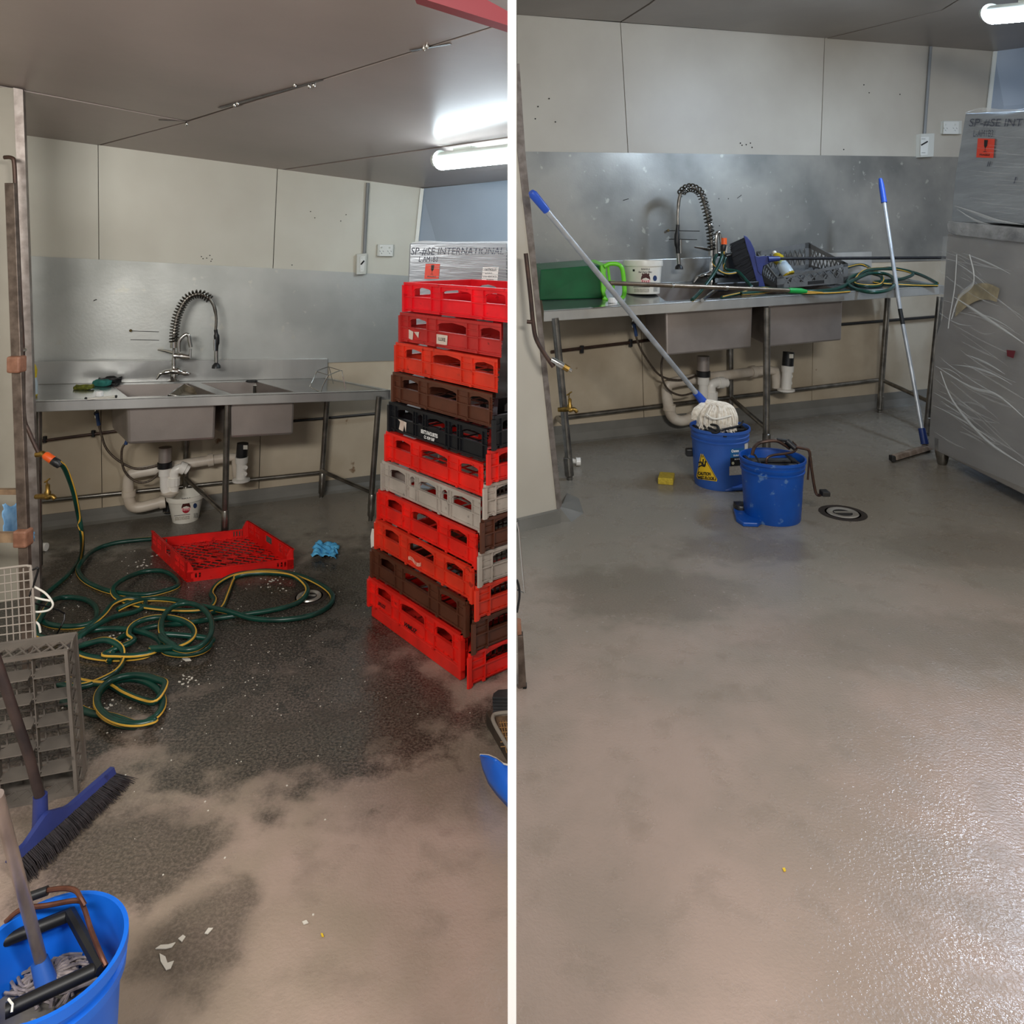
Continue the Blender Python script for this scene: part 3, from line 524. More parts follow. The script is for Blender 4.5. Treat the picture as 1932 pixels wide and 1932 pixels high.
MB().text("SP-#SE INTERNATIONAL", fnL, 775, 950, 482, 467, bold=-.004, shear=.2).text("L-AM1B3", fnL, 790, 826, 494, 484, bold=-.004, shear=.2).build('handwriting', M_ink, t, clips=[(V((-.008, 0, 0)), X)])
WOFF = V((0, -.0012, 0)); glass_sign(fnB(803, 830, 498, 526), t)
fb = fnB(911, 941, 504, 531); MB().patch(fb, 0, 1, 0, 1, 1, 1).build('address_label', M_white, t, solid=.001)
MB().text('GASTROLUX', lambda x, y: fb(x, y)+WOFF, .12, .88, .74, .92).text('P/W1', lambda x, y: fb(x, y)+WOFF, .2, .6, .5, .62).text('ITA 403C3C3', lambda x, y: fb(x, y)+WOFF, .1, .9, .28, .4).text('BRAKES', lambda x, y: fb(x, y)+WOFF, .3, .75, .06, .16).build('label_print', M_blk, t)
# right room: whole machine
XM = 3.08; PM = Pl(V((XM, 4, 0)), V((XM, 6, 0)))
t = thing('wrapped_cabinet', 'tall grey stainless cabinet wrapped in clear film on short feet', 'cabinet', (XM+.4, 4.6, 0))
lowp = [(1787, 440), (1777, 600), (1764, 640), (1751, 843), (1918+60, 957), (1918+60, 455)]
MB().prism([PM(x, y) for x, y in lowp], X*.9).build('lower_body', mat('wrapped_steel_low', (166, 162, 158), (146, 142, 140), 1.5, .32, .4, bump=.12, bs=6, stretch=(1, 1, 4)), t, bevel=.008)
MB().prism([PM(x, y, -.02) for x, y in ((1821, 214), (1802, 330), (1794, 420), (1978, 424), (1978, 207))], X*.85).build('upper_body', M_wrap, t, bevel=.008)
MB().prism([PM(x, y, .03) for x, y in ((1789, 417), (1786, 424), (1788, 438), (1800, 444), (1990, 466), (1990, 436))], X*.9).build('ledge', mat('film_ledge', (176, 178, 180), (140, 142, 144), 8, .2, .4, bump=.5, bs=20), t, bevel=.006)
for x, y in ((1770, 876), (1990, 985)):
    g = G(x, y) if x < 1900 else V((XM+.1, 4.15, 0)); MB().lathe([(.028, 0), (.036, .02), (.05, .10), (.05, .19)], g+X*.03, Zv, 16).build('foot', M_dchrome, t, smooth=True)
for q in (V((XM+.8, 5.3, 0)), V((XM+.8, 4.1, 0))): MB().lathe([(.028, 0), (.036, .02), (.05, .10), (.05, .19)], q, Zv, 16).build('foot', M_dchrome, t, smooth=True)
o = MB(); nx, ny = 30, 24
fs_ = lambda u, v: PM(1752+(1-v)*27+u*(1935-1752-(1-v)*27), 446+v*(398+u*78), .012+.012*math.sin(u*9+v*23)*math.sin(v*11-u*5))
o.patch(fs_, 0, 1, 0, 1, nx, ny).build('stretch_film', M_film, t, smooth=True)
rf = random.Random(31)
def crease(pts, w0, nm='film_crease', al=None):      # flat soft ribbon of bunched film
    q = spline(pts, 8); b = MB(); k = len(q)
    for i in range(k-1):
        a0, a1 = w0*math.sin(math.pi*i/(k-1))+.0006, w0*math.sin(math.pi*(i+1)/(k-1))+.0006; n_ = PM.n*(w0*.35)
        b.add([q[i]-Zv*a0, q[i]+n_, q[i]+Zv*a0, q[i+1]-Zv*a1, q[i+1]+n_, q[i+1]+Zv*a1], [(0, 1, 4, 3), (1, 2, 5, 4)])
    b.build(nm, al or M_fold, t, smooth=True, kind='stuff')
M_fold2 = mat('soft_film_fold', (232, 236, 238), None, rough=.25, alpha=.22)
for k in range(46):
    a = rf.random(); y0 = 470+a*350; x0 = 1762+rf.random()*70-a*8; ln = rf.uniform(40, 150); sl = rf.uniform(.15, .75)+a*.2; cv_ = rf.uniform(-14, 10)
    crease([PM(x0+ln*u_, y0+ln*u_*sl+cv_*math.sin(u_*3.1), .022) for u_ in (0, .25, .5, .75, 1)], rf.uniform(.002, .007), al=M_fold2 if rf.random() < .6 else M_fold)
for k in range(22):
    y0 = 228+k*8.5; x0 = 1812+rf.random()*60; ln = rf.uniform(50, 120)
    crease([PM(x0+ln*u_, y0+u_*rf.uniform(4, 9), -.012) for u_ in (0, .3, .6, 1)], rf.uniform(.001, .004), al=M_fold2)
for pts, w0 in (([(1800, 388), (1840, 402), (1880, 416), (1935, 425)], .012), ([(1806, 395), (1850, 420), (1935, 440)], .008), ([(1806, 480), (1802, 540), (1792, 600), (1790, 620)], .016), ([(1830, 480), (1838, 530), (1810, 560), (1796, 602)], .018), ([(1822, 213), (1850, 207), (1890, 210), (1935, 206)], .014), ([(1775, 700), (1800, 760), (1860, 830), (1935, 880)], .014), ([(1765, 690), (1830, 730), (1880, 745), (1935, 790)], .010), ([(1800, 560), (1860, 600), (1935, 650)], .012)):
    crease([PM(x, y, .026 if y > 440 else -.010) for x, y in pts], w0, 'film_fold')
b = MB(); b.patch(lambda u, v: PM(1808+u*78-v*6, 556-math.sin(u*2.6)*22+v*42*(1-.4*u), .022), 0, 1, 0, 1, 12, 6); b.build('crumpled_tape', mat('yellowed_tape', (196, 182, 150), (150, 142, 120), 12, .4, alpha=.75), t, solid=.002)
fM = lambda x, y: PM(x, y, -.014)
MB().text("SP-#SE INT", fM, 1828, 1930, 240, 224, bold=-.004, shear=.2).text("L-AM1B3", fM, 1836, 1874, 258, 245, bold=-.004, shear=.2).build('handwriting', M_ink, t)
WOFF = V((-.0025, 0, 0)); glass_sign(lambda x, y: PM(1845+(1-y)*-3+32*x, 297-36*y+x*1, -.012), t)
MB().text("//", fM, 1862, 1870, 314, 304).text("/", fM, 1912, 1918, 346, 334).build('marker_strokes', M_ink, t)
b = MB(); b.add([PM(x, y, .03) for x, y in ((1899, 660), (1916, 662), (1912, 676), (1900, 672))], [(0, 1, 2, 3)]).build('torn_sticker', mat('maroon_print', (110, 40, 50), None), t)
# ================================================================ LEFT ROOM, things
def cells(b, p, d, n, us, zs, holes, th):
    """wall of thickness th (outward n) made of cells, leaving holes"""
    for i in range(len(us)-1):
        for j in range(len(zs)-1):
            uc, zc = (us[i]+us[i+1])/2, (zs[j]+zs[j+1])/2
            if any(h[0] < uc < h[1] and h[2] < zc < h[3] for h in holes): continue
            b.box(p+d*us[i]+Zv*zs[j], d*(us[i+1]-us[i]), n*th, Zv*(zs[j+1]-zs[j]))
def slotted(b, p, d, n, L, H, holes, th):
    us = sorted({0, L, *[h[0] for h in holes], *[h[1] for h in holes]}); zs = sorted({0, H, *[h[2] for h in holes], *[h[3] for h in holes]})
    cells(b, p, d, n, us, zs, holes, th)
def plastic(name, c, d=None): return mat(name, c, d or tuple(int(x*.88) for x in c), 9, .38, c3=tuple(int(x*.72) for x in c), s3=22, t3=.66)
CR_M = {'red': plastic('red_plastic', (236, 40, 30)), 'bright': plastic('bright_red_plastic', (240, 26, 40)), 'dull': plastic('dull_red_plastic', (190, 46, 44)), 'brown': plastic('brown_plastic', (92, 52, 36)), 'black': plastic('black_crate_plastic', (24, 26, 30)), 'grey': plastic('grey_crate_plastic', (182, 172, 162)), 'orange': plastic('orange_red_plastic', (226, 58, 36))}
def crate_side(p, d, n, L, H, wins):
    b = MB(); z0 = .10*H
    b.box(p+Zv*z0-n*.008, d*L, n*.006, Zv*(.42*H))                         # recessed lower panel
    b.box(p+Zv*.02*H-n*.012, d*L, n*.008, Zv*(.12*H))                      # foot lip
    b.box(p+Zv*.50*H-n*.008, d*L, n*.014, Zv*.035*H)                       # ledge
    b.box(p+Zv*.91*H-n*.010, d*L, n*.016, Zv*.09*H)                        # rim
    edges = [0]+[x for w_ in wins for x in w_]+[1]
    for i in range(0, len(edges), 2):
        a, c = edges[i]*L, edges[i+1]*L
        b.box(p+d*a+Zv*.5*H-n*.008, d*(c-a), n*.006, Zv*.42*H)
        for x in (a+.003, c-.007): b.box(p+d*x+Zv*.10*H-n*.004, d*.004, n*.010, Zv*.82*H)
        b.box(p+d*a+Zv*.70*H-n*.004, d*(c-a), n*.006, Zv*.03*H)
        if c-a > .03: b.box(p+d*(c-.018)+Zv*.04*H-n*.004, d*.012, n*.012, Zv*.07*H)
    for a, c in wins:
        a, c = a*L, c*L; m = (a+c)/2; q = [(a, .92), (c, .92), (c, .74), (c-.12*(c-a), .80), (m, .85), (a+.12*(c-a), .80), (a, .74)]
        b.prism([p+d*x+Zv*z*H-n*.008 for x, z in q], n*.007)
    return b
def crate(o, u, L, v, W, H, m, label, group, clips, wl_=((.09, .27), (.37, .64), (.75, .92)), ws=((.2, .44), (.56, .8)), bits=None):
    t = thing('bread_crate', label, 'crate', tuple(o+Zv*0), group); nu = -v; M = CR_M[m]
    S = [(o, u, -v, L, wl_), (o+v*W, u, v, L, wl_), (o, v, -u, W, ws), (o+u*L, v, u, W, ws)]
    for p, d, n, l, wn in S:
        n = n-d*n.dot(d); n.normalize()
        crate_side(p, d, n, l, H, wn).build('side_panel', M, t, clips=clips)
    b = MB()
    for i in range(9): b.box(o+u*(L*i/8-.004)+Zv*.012, u*.008, v*W, Zv*.004)
    for i in range(6): b.box(o+v*(W*i/5-.004)+Zv*.012, u*L, v*.008, Zv*.004)
    b.build('base_grid', M, t, clips=clips)
    for p in (o, o+u*L): MB().prism([p+u*.012*s1+v*.012*s2 for s1, s2 in ((-1, -.3), (-.3, -1), (.9, -1), (1, .6), (-.6, 1))], Zv*H*.9).build('corner_post', M, t, clips=clips)
    if bits: bits(t, o, u, v, H)
    return t
N1 = 11; Hc = .1265; ZB = .05
cols1 = ['red', 'brown', 'orange', 'red', 'grey', 'red', 'black', 'brown', 'orange', 'dull', 'bright']
where1 = ['bottom crate of the tall stack, red with scribbled marks', 'brown crate second from the bottom of the tall stack', 'orange-red crate third from the bottom of the tall stack', 'red crate directly under the grey one in the tall stack', 'only grey crate of the tall stack', 'red crate sitting between the grey and black crates', 'only black crate of the tall stack, white printing on its side', 'brown crate resting on the black crate', 'orange-red crate resting on the upper brown crate', 'dull red crate with a torn paper sticker', 'top crate of the tall stack, bright red with clear windows']
corner_px = [885, 893, 899, 905, 910, 915, 922, 932, 942, 949, 958]
def lean(t): return V((-.611+.162*t, 3.18-.08*t, 0)), V((-.185+.20*t, 2.70-.10*t, 0))
tag(MB().prism([V((-.605, 3.19, 0)), V((-.19, 2.715, 0)), V((-.172, 2.73, 0)), V((-.172, 3.35, 0)), V((-.45, 3.35, 0))], Zv*.05).build('crate_dolly', CR_M['red'], bevel=.004), 'low red plastic dolly under the tall crate stack', 'dolly')
mat('torn_paper', (214, 200, 188), (196, 176, 162), 30, .7)
def cr_bits(i):
    def f(t, o, u, v, H):
        S = lambda x, z: o+u*x+Zv*z*H-v*.0015
        if i == 9:
            b = MB().add([S(.245, .10), S(.315, .14), S(.318, .44), S(.248, .44)], [(0, 1, 2, 3)]); b.build('paper_sticker', mat('torn_paper', (214, 200, 188), (196, 176, 162), 30, .7), t, solid=.001)
            MB().text('LUXE', lambda x, y: S(x, y)-v*.001, .262, .305, .24, .35).build('sticker_print', M_blk, t)
            MB().add([S(.05, .16), S(.085, .12), S(.09, .4), S(.055, .46)], [(0, 1, 2, 3)]).add([S(.095, .4), S(.13, .42), S(.125, .22)], [(0, 1, 2)]).build('label_remains', MATS['torn_paper'], t, solid=.001)
        if i == 6:
            MB().text("BERT'S FAVOURITES", lambda x, y: S(x, y)-v*.009, .24, .35, .30, .43).text("CC 4339 5587", lambda x, y: S(x, y)-v*.009, .26, .33, .16, .26).build('white_print', M_white, t)
            MB().add([S(*q) for q in ((.06, .5), (.125, .46), (.12, .14), (.11, .36), (.10, .12), (.07, .16), (.08, .42))], [(0, 1, 2, 3, 4, 5, 6)]).build('label_remains', MATS['torn_paper'], t, solid=.001)
        if i == 0:
            MB().text('BRUZZ', lambda x, y: S(x, y)-v*.001, .07, .13, .24, .36, shear=.5).text('WMUZ', lambda x, y: S(x, y)-v*.001, .27, .36, .12, .28, shear=.5).build('marker_scribble', M_blk, t)
        if i == 2: MB().patch(lambda x, z: S(.24+x*.09, .2+z*.2+.05*math.sin(x*7)), 0, 1, 0, .6, 6, 2).build('scuffed_label', mat('scuffed_label', (226, 170, 150), (206, 90, 70), 60, .7), t)
    return f
for i in range(N1):
    tt = i/(N1-1); a, c = lean(tt); z = ZB+i*Hc; u = (c-a); L = u.length; u.normalize(); v = V((-u.y, u.x, 0)); v = v if v.x > 0 else -v
    jit = random.uniform(-.004, .004); xi = (corner_px[i]-966)/F*c.y
    lim = min(-.012, xi-.006) if i < 10 else -.010
    crate(a+u*jit+Zv*(z+.002), u, L, v, .36, Hc-.003, cols1[i], where1[i], 'crates in the tall stack', [(V((lim, 0, 0)), X)], bits=cr_bits(i),
          wl_=((.08, .26), (.30, .36), (.40, .58), (.63, .69), (.73, .91)) if cols1[i] in ('grey', 'black') else ((.09, .27), (.37, .64), (.75, .92)))
cols2 = ['red', 'brown', 'orange', 'grey', 'brown', 'grey', 'red', 'black', 'dull']
where2 = ['bottom red crate of the short-faced stack by the partition', 'brown crate second from the bottom of the stack by the partition', 'orange-red crate third up in the stack by the partition', 'pale grey crate fourth up in the stack by the partition', 'brown crate between two grey ones by the partition', 'upper grey crate of the stack by the partition', 'red crate above the grey ones by the partition', 'black crate edge beside the partition', 'dull red crate edge beside the partition']
for i in range(8):
    x0 = (corner_px[i]-966)/F*2.64; yb = 2.676; wdt = -.013-x0
    if wdt < .012: continue
    o = V((x0, yb-.05*i/10, i*.1235)); u = V((.79, .61, 0)).normalized()
    crate(o+Zv*.001, u, wdt/u.x+.06, V((0, 1, 0)), .30, .1215, cols2[i], where2[i], 'crates in the stack by the partition', [(V((-.010, 0, 0)), X)], wl_=((.30, .95),), ws=((.3, .7),))
t = thing('dolly_post', 'dark brown steel upright behind the tall crate stack with torn white tape', 'post', tuple(G(697, 1142)))
pa, pb = G(697, 1146), P(727, 905, 3.33); MB().prism([pa, pa+X*.03, pb+X*.03, pb-X*.008], Y*.03).build('upright', plastic('brown_steel', (70, 40, 34)), t)
f = lambda x, y: P(x, y, 3.27); MB().add([f(*q) for q in ((702, 997), (713, 1001), (711, 1034), (700, 1033), (699, 1012))], [(0, 1, 2, 3, 4)]).build('torn_tape', M_whitepl, t, solid=.002)
# ---- red bread tray on the floor
M_tr = plastic('tray_red', (232, 28, 24))
fl, fr, bl, br = G(352, 1099), G(554, 1073), G(286, 1036), G(468, 1016); t = thing('bread_tray', 'shallow red plastic bread tray lying on the wet floor', 'tray', tuple((fl+fr+bl+br)/4))
def tray_side(a, c, H, inw, holes, name='side_wall'):
    d = (c-a); L = d.length; d.normalize(); b = MB(); slotted(b, a, d, inw, L, H, [(x0*L, x1*L, z0*H, z1*H) for x0, x1, z0, z1 in holes], .004)
    b.box(a-inw*.003+Zv*(H-.006), d*L, inw*.010, Zv*.006); return b.build(name, M_tr, t)
hs = [(x, x+.022, z, z+.2) for g in (.05, .19, .70, .84) for x in (g, g+.035, g+.07) for z in (.4, .66)]
inr = (fr-fl).normalized(); inb = (bl-fl).normalized()
tray_side(bl, fl, .098, inr, hs+[(.42, .56, .5, .85)]); tray_side(br, fr, .098, -inr, hs+[(.42, .56, .5, .85)])
sl = [(x, x+.014, .35, .85) for g in (.05, .84) for x in (g, g+.03, g+.06, g+.09)]
tray_side(bl, br, .055, -inb, sl, 'end_wall'); tray_side(fl, fr, .052, inb, [(x, x+.02, .3, .75) for g in (.04, .84) for x in (g, g+.035, g+.07)], 'end_wall')
for p, q, s_ in ((fl, inb, inr), (fr, inb, -inr), (bl, -inb, inr), (br, -inb, -inr)): MB().prism([p, p+s_*.03, p+s_*.03+Zv*.06, p+s_*.012+Zv*.094, p+Zv*.097], q*.012).build('corner_gusset', M_tr, t)
b = MB(); Q = lambda u, v: (fl*(1-u)+fr*u)*(1-v)+(bl*(1-u)+br*u)*v+Zv*.010
def bar(a, c, w_): d = (c-a).normalized().cross(Zv)*w_; b.prism([a-d, c-d, c+d, a+d], Zv*.004)
for k in range(-16, 18):
    for sg in (1, -1):
        # lines u + sg*v*.9 = k/17, clipped to the square
        c0 = k/17*1.0+(.95 if sg < 0 else 0); pts = []
        s0 = c0 if sg > 0 else c0-.95
        for v_ in (0, 1):
            u_ = k/9 - sg*v_*1.0 if sg > 0 else k/9 + v_*1.0
            pts.append((u_, v_))
        (ua, va), (ub, vb) = pts
        # clip in u to [0,1]
        def cl_(uu): f_ = (uu-ua)/(ub-ua); return (uu, va+(vb-va)*f_)
        lo_, hi_ = sorted((ua, ub))
        if hi_ <= 0 or lo_ >= 1: continue
        e = [(ua, va), (ub, vb)]; e = [cl_(min(1, max(0, q[0]))) if not 0 <= q[0] <= 1 else q for q in e]
        bar(Q(*e[0]), Q(*e[1]), .0032)
bar(Q(.5, 0), Q(.5, 1), .010); bar(Q(0, .45), Q(1, .45), .010)
b.build('mesh_base', M_tr, t)
# ---- white pails
def surf(c, rf, z0, z1):
    """point on an upright cone/cylinder seen at a pixel"""
    def f(px, py, off=.001):
        d = ray(px, py); lo = None; r = rf((z0+z1)/2)
        for _ in range(12):
            a = d.x**2+d.y**2; ox, oy = -c.x, -c.y; rr = r+off; bb = 2*(ox*d.x+oy*d.y); cc_ = ox*ox+oy*oy-rr*rr; disc = max(0, bb*bb-4*a*cc_)
            s = (-bb-math.sqrt(disc))/(2*a); p = CAM+d*s; r = rf(p.z)
        return p
    return f
def pail(c, rb, rt, h, fx, label, k):
    t = thing('pail', label, 'pail', tuple(c)); th = .004
    MB().lathe([(rb, 0), (rb+(rt-rb)*.85, h*.82), (rt*1.04, h*.83), (rt*1.05, h*.9), (rt*1.03, h), (rt*.97, h), (rt*.95, h*.85), (rb-th, .006), (.001, .006), (.001, 0)], c, Zv, 40, closed=False).build('pail_body', M_whitepl, t, smooth=True)
    S = surf(c, lambda z: rb+(rt-rb)*(z-c.z)/h, c.z, c.z+h); s = lambda o: (lambda x, y: S(*fx(x, y), o))
    def T(pts, m, nm, o):
        n = len(pts); ax, ay = sum(p[0] for p in pts)/n, sum(p[1] for p in pts)/n; R3 = [(1, 2/3), (2/3, 1/3), (1/3, 0)]; b = MB()
        for k1, k0 in R3:
            q = [[s(o)(ax+(x-ax)*k, ay+(y-ay)*k) for x, y in pts] for k in (k1, max(k0, .001))]
            b.add(q[0]+q[1], [(i, (i+1) % n, n+(i+1) % n, n+i) for i in range(n)])
        return b.build(nm, m, t)
    MB().text('BAKELS', s(.0015), .44, .68, .70, .745).text('Red Cherry Filling', s(.0015), .36, .74, .60, .67, shear=.3).build('label_text', M_blk, t)
    cx_, cy_ = .56, .44; b = MB(); P_ = lambda r_, a_: (cx_+r_*math.cos(a_)*.13, cy_+r_*math.sin(a_)*.17)
    T([P_(1, math.pi*(1+i/9)) for i in range(10)], mat('cake_red', (170, 34, 50), None), 'cake_picture', .0016)
    T([P_(1, math.pi*i/9) for i in range(10)], mat('cherry_dark', (70, 24, 20), None), 'cake_picture', .0016)
    for i in range(5): x_ = cx_-.11+i*.055; T([(x_-.018, cy_-.01), (x_+.018, cy_-.01), (x_+.016, cy_-.09), (x_-.016, cy_-.09)], mat('cream_drip', (240, 190, 190), None), 'cake_picture', .0022)
    for i in range(4): x_ = cx_-.085+i*.057; T([(x_+.022*math.cos(a), cy_+.14+.03*math.sin(a)) for a in [q*math.pi/3 for q in range(6)]], MATS['cherry_dark'], 'cake_picture', .0022)
    T([(.82+.055*math.cos(a), .47+.08*math.sin(a)) for a in [q*math.pi/6 for q in range(12)]], mat('badge_blue', (40, 60, 100), None), 'badge', .0018)
    MB().patch(lambda x, y: s(.0015)(x, y), .22, .68, .22, .235, 10, 1).patch(lambda x, y: s(.0015)(x, y), .2, .26, .66, .72, 2, 1).build('label_rule', M_blk, t)
    MB().patch(lambda x, y: s(.0014)(x, y), .24, .66, .08, .19, 10, 1).build('small_print_block', mat('small_print', (206, 200, 188), (170, 164, 150), 160, .7), t)
    MB().patch(lambda x, y: s(.0015)(x, y), .78, .9, .10, .24, 4, 1).build('barcode', mat('barcode', (120, 118, 110), (210, 206, 196), 300, .7, stretch=(1, 1, .02)), t)
    return t
pcL = G(350, 980); pail(pcL, .070, .098, .150, lambda x, y: (314+66*x, 989-62*y+(-7*x)), 'small white plastic pail standing under the sink trap', 1)
pcR = BPR(1213, 553); pail(pcR, 31*pcR.y/F, 35.5*pcR.y/F, 62*pcR.y/F, lambda x, y: (1180+68*x, 557-68*y), 'white plastic pail standing on the bench beside the green container', 1)
# ---- floor drains
for c, r, lab in ((G(583, 1126), .062, 'round floor drain with a steel ring inside the hose loop'), (G(1590, 968), .1, 'round floor drain with a pale ring in the clean floor')):
    t = thing('floor_drain', lab, 'drain', tuple(c))
    MB().lathe([(r*1.35, .0012), (r*1.3, .003), (r, .002), (r, .0012)], c, Zv, 32).build('rusty_surround', mat('drain_rust', (52, 40, 32), (30, 26, 22), 60, .6), t, smooth=True)
    MB().lathe([(r*.9, .002), (r*.85, .007), (r*.62, .006), (r*.55, .002)], c, Zv, 32).build('drain_ring', mat('drain_steel', (196, 192, 184), None, rough=.3, metal=.7), t, smooth=True)
    MB().lathe([(r*.55, .003), (r*.5, .004)], c, Zv, 24).build('drain_hole', M_dark, t)
    MB().cbox(c+Zv*.007, X*r*1.0, Y*r*.16, Zv*.004).build('cross_bar', MATS['drain_steel'], t)
# ---- hoses
M_hose = mat('green_hose', (16, 66, 54), (10, 50, 42), 20, .3); M_str = mat('yellow_stripe', (214, 166, 62), None, rough=.5)
def hose(pts, r, label, ph0, twist, n=7):
    pts = spline(pts, n); t = thing('garden_hose', label, 'hose', tuple(pts[0]))
    MB().tube(pts, r, 10).build('hose_tube', M_hose, t, smooth=True)
    k = len(pts); st = MB(); run = 0; out = []; N_ = None
    for i in range(k):
        tg = (pts[min(i+1, k-1)]-pts[max(i-1, 0)]).normalized(); sd = tg.cross(Zv); sd = sd.normalized() if sd.length > .05 else X; up = sd.cross(tg)
        if i: run += (pts[i]-pts[i-1]).length
        a = ph0+twist*math.sin(run*1.7)+run*.6
        out.append(pts[i]+(up*math.cos(a)+sd*math.sin(a))*r*.72)
    st.tube(out, r*.42, 6).build('stripe', M_str, t, smooth=True); return t
def el(cx, cy, rx, ry, a0, a1, n, dz=0, tilt=0): return [(cx+rx*math.cos(math.radians(a0+(a1-a0)*i/n))+tilt*math.sin(math.radians(a0+(a1-a0)*i/n)), cy+ry*math.sin(math.radians(a0+(a1-a0)*i/n)), dz) for i in range(n+1)]
RH = .0108
path = [P(110, 872, 3.22), P(122, 884, 3.26), P(138, 925, 3.34), P(149, 975, 3.42), P(155, 1015, 3.46)]
fp = [(152, 1052, 0), (128, 1085, 0), (92, 1116, 0), (70, 1140, 0), (68, 1160, 0), (88, 1176, 0), (125, 1182, 0), (165, 1178, 0), (182, 1165, .0), (180, 1145, 0), (160, 1131, .0), (125, 1127, 0), (98, 1134, .018), (78, 1165, .018), (66, 1190, 0), (80, 1203, 0), (115, 1205, 0), (145, 1198, 0), (170, 1182, .018), (195, 1160, .018), (212, 1140, .018), (240, 1129, .01), (268, 1132, .0), (274, 1142, 0), (255, 1154, 0), (215, 1164, .02), (180, 1181, .036), (150, 1203, .036)]
fp += el(225, 1212, 78, 26, 170, 480, 14, .018, 12)+el(305, 1195, 62, 30, 150, 470, 14, .03)+el(352, 1182, 48, 44, 120, 520, 16, .045)+el(345, 1212, 52, 22, -20, 150, 7, .02)+[(270, 1238, .01), (215, 1243, 0), (165, 1238, 0), (140, 1226, 0), (160, 1216, .03), (200, 1208, .045)]
fp += [(228, 1222, .03), (232, 1245, .01), (218, 1268, .01), (180, 1288, .0), (145, 1296, 0), (110, 1290, 0)]
hose(path+[G(x, y, RH+h) for x, y, h in fp], RH, 'green hose with yellow stripe coiled in a tangle on the floor from the wall connector', 1.2, 1.6, 6)
fp = [(300, 1016, 0), (262, 1019, 0), (215, 1025, 0), (178, 1038, 0), (154, 1060, .018), (148, 1078, .0), (165, 1098, 0), (210, 1116, 0), (270, 1122, 0), (316, 1113, 0), (337, 1102, 0), (328, 1087, 0), (305, 1077, 0), (270, 1079, 0), (235, 1092, .018), (214, 1110, .018), (222, 1128, 0), (258, 1142, 0), (310, 1150, 0), (365, 1152, 0), (395, 1146, 0), (404, 1132, 0), (398, 1118, 0), (412, 1100, 0), (445, 1084, 0), (495, 1077, 0), (545, 1081, 0), (595, 1098, 0), (626, 1120, 0), (622, 1142, 0), (590, 1160, 0), (535, 1169, 0), (478, 1167, 0), (430, 1153, .018), (385, 1144, .02), (330, 1132, .0), (285, 1130, 0), (250, 1137, .02), (222, 1150, .02)]
hose([G(x, y, RH+h) for x, y, h in fp], RH, 'green hose loop running behind the red tray and around the drain', .6, 1.2)
fp = [(395, 1158, .01), (418, 1148, 0), (430, 1120, 0), (440, 1095, 0), (455, 1085, .02), (500, 1081, .02), (550, 1086, .02), (576, 1104, .02), (579, 1120, .02), (560, 1138, 0), (515, 1151, 0), (455, 1160, 0), (400, 1168, 0), (350, 1176, .018), (300, 1180, .0), (262, 1190, 0), (225, 1205, .0), (215, 1228, .018), (205, 1250, .0)]
hose([G(x, y, RH+h) for x, y, h in fp], RH, 'yellow-striped hose loop lying inside the larger loop by the drain', 0, .4)
fp = [(130, 1280, 0), (170, 1288, 0), (205, 1292, 0), (235, 1308, 0), (272, 1322, 0), (295, 1322, .018)]+el(255, 1320, 72, 46, -20, -300, 15, .022)[1:]+el(245, 1325, 62, 44, -300, -640, 14, .006)+[(210, 1352, 0), (170, 1345, 0), (140, 1332, 0), (118, 1322, 0)]
hose([G(x, y, RH+h) for x, y, h in fp], RH*1.05, 'green hose coil nearest the viewer beside the grey dish rack', .2, .7)
t = thing('hose_connector', 'orange and black hose connector on the brown pipe end', 'connector', tuple(P(90, 862, 3.22)))
f = lambda x, y: P(x, y, 3.22); d0 = f(85, 858); d1 = f(103, 871)
MB().tube([f(84, 857), f(87, 859.5), f(100, 868.5), f(103, 870)], [.013, .0175, .0175, .014], 14).build('collar', M_orange, t, smooth=True)
MB().tube([f(98, 867), f(100, 868.5), f(108, 874), f(113, 880)], [.014, .0185, .018, .012], 14).build('grip_ring', M_black, t, smooth=True)
# ---- small things on the dirty bench
def lump(name, lab, cat, c, sx, sy, sz, m, amp=.15, seed=1, parent=None, n=10, rot=0):
    rnd = random.Random(seed); b = MB().ball((0, 0, 0), 1, n); R_ = Matrix.Rotation(rot, 3, 'Z'); ph = [rnd.uniform(0, 6) for _ in range(6)]
    sg = lambda x, e: math.copysign(abs(x)**e, x)
    b.v = [c+R_ @ V((sg(p.x, .6)*sx, sg(p.y, .6)*sy, (sg(p.z, .6)+1)*sz))*(1+amp*math.sin(p.x*5+ph[0])*math.sin(p.y*6+ph[1])*math.cos(p.z*5+ph[2])) for p in b.v]
    o = b.build(name, m, parent, smooth=True); return tag(o, lab, cat) if lab else o
M_sp = mat('olive_scourer', (124, 128, 44), (86, 92, 28), 60, .9, bump=.6, bs=120)
lump('sponge', 'olive green scouring sponge on the bench left of the tap', 'sponge', BPL(158, 735), .05, .03, .012, M_sp, .2, 3, rot=.2)
t = thing('cloth_sponge', 'teal sponge folded in a dark cloth on the bench', 'sponge', tuple(BPL(190, 728)))
lump('sponge_block', None, None, BPL(192, 729), .05, .03, .018, mat('teal_sponge', (50, 130, 120), (36, 104, 98), 30, .8), .12, 5, t, rot=-.2)
lump('dark_cloth', None, None, BPL(200, 727)+Y*.04, .06, .02, .018, M_black, .35, 8, t, rot=.3); lump('dark_cloth', None, None, BPL(216, 728), .022, .018, .006, M_black, .4, 9, t)
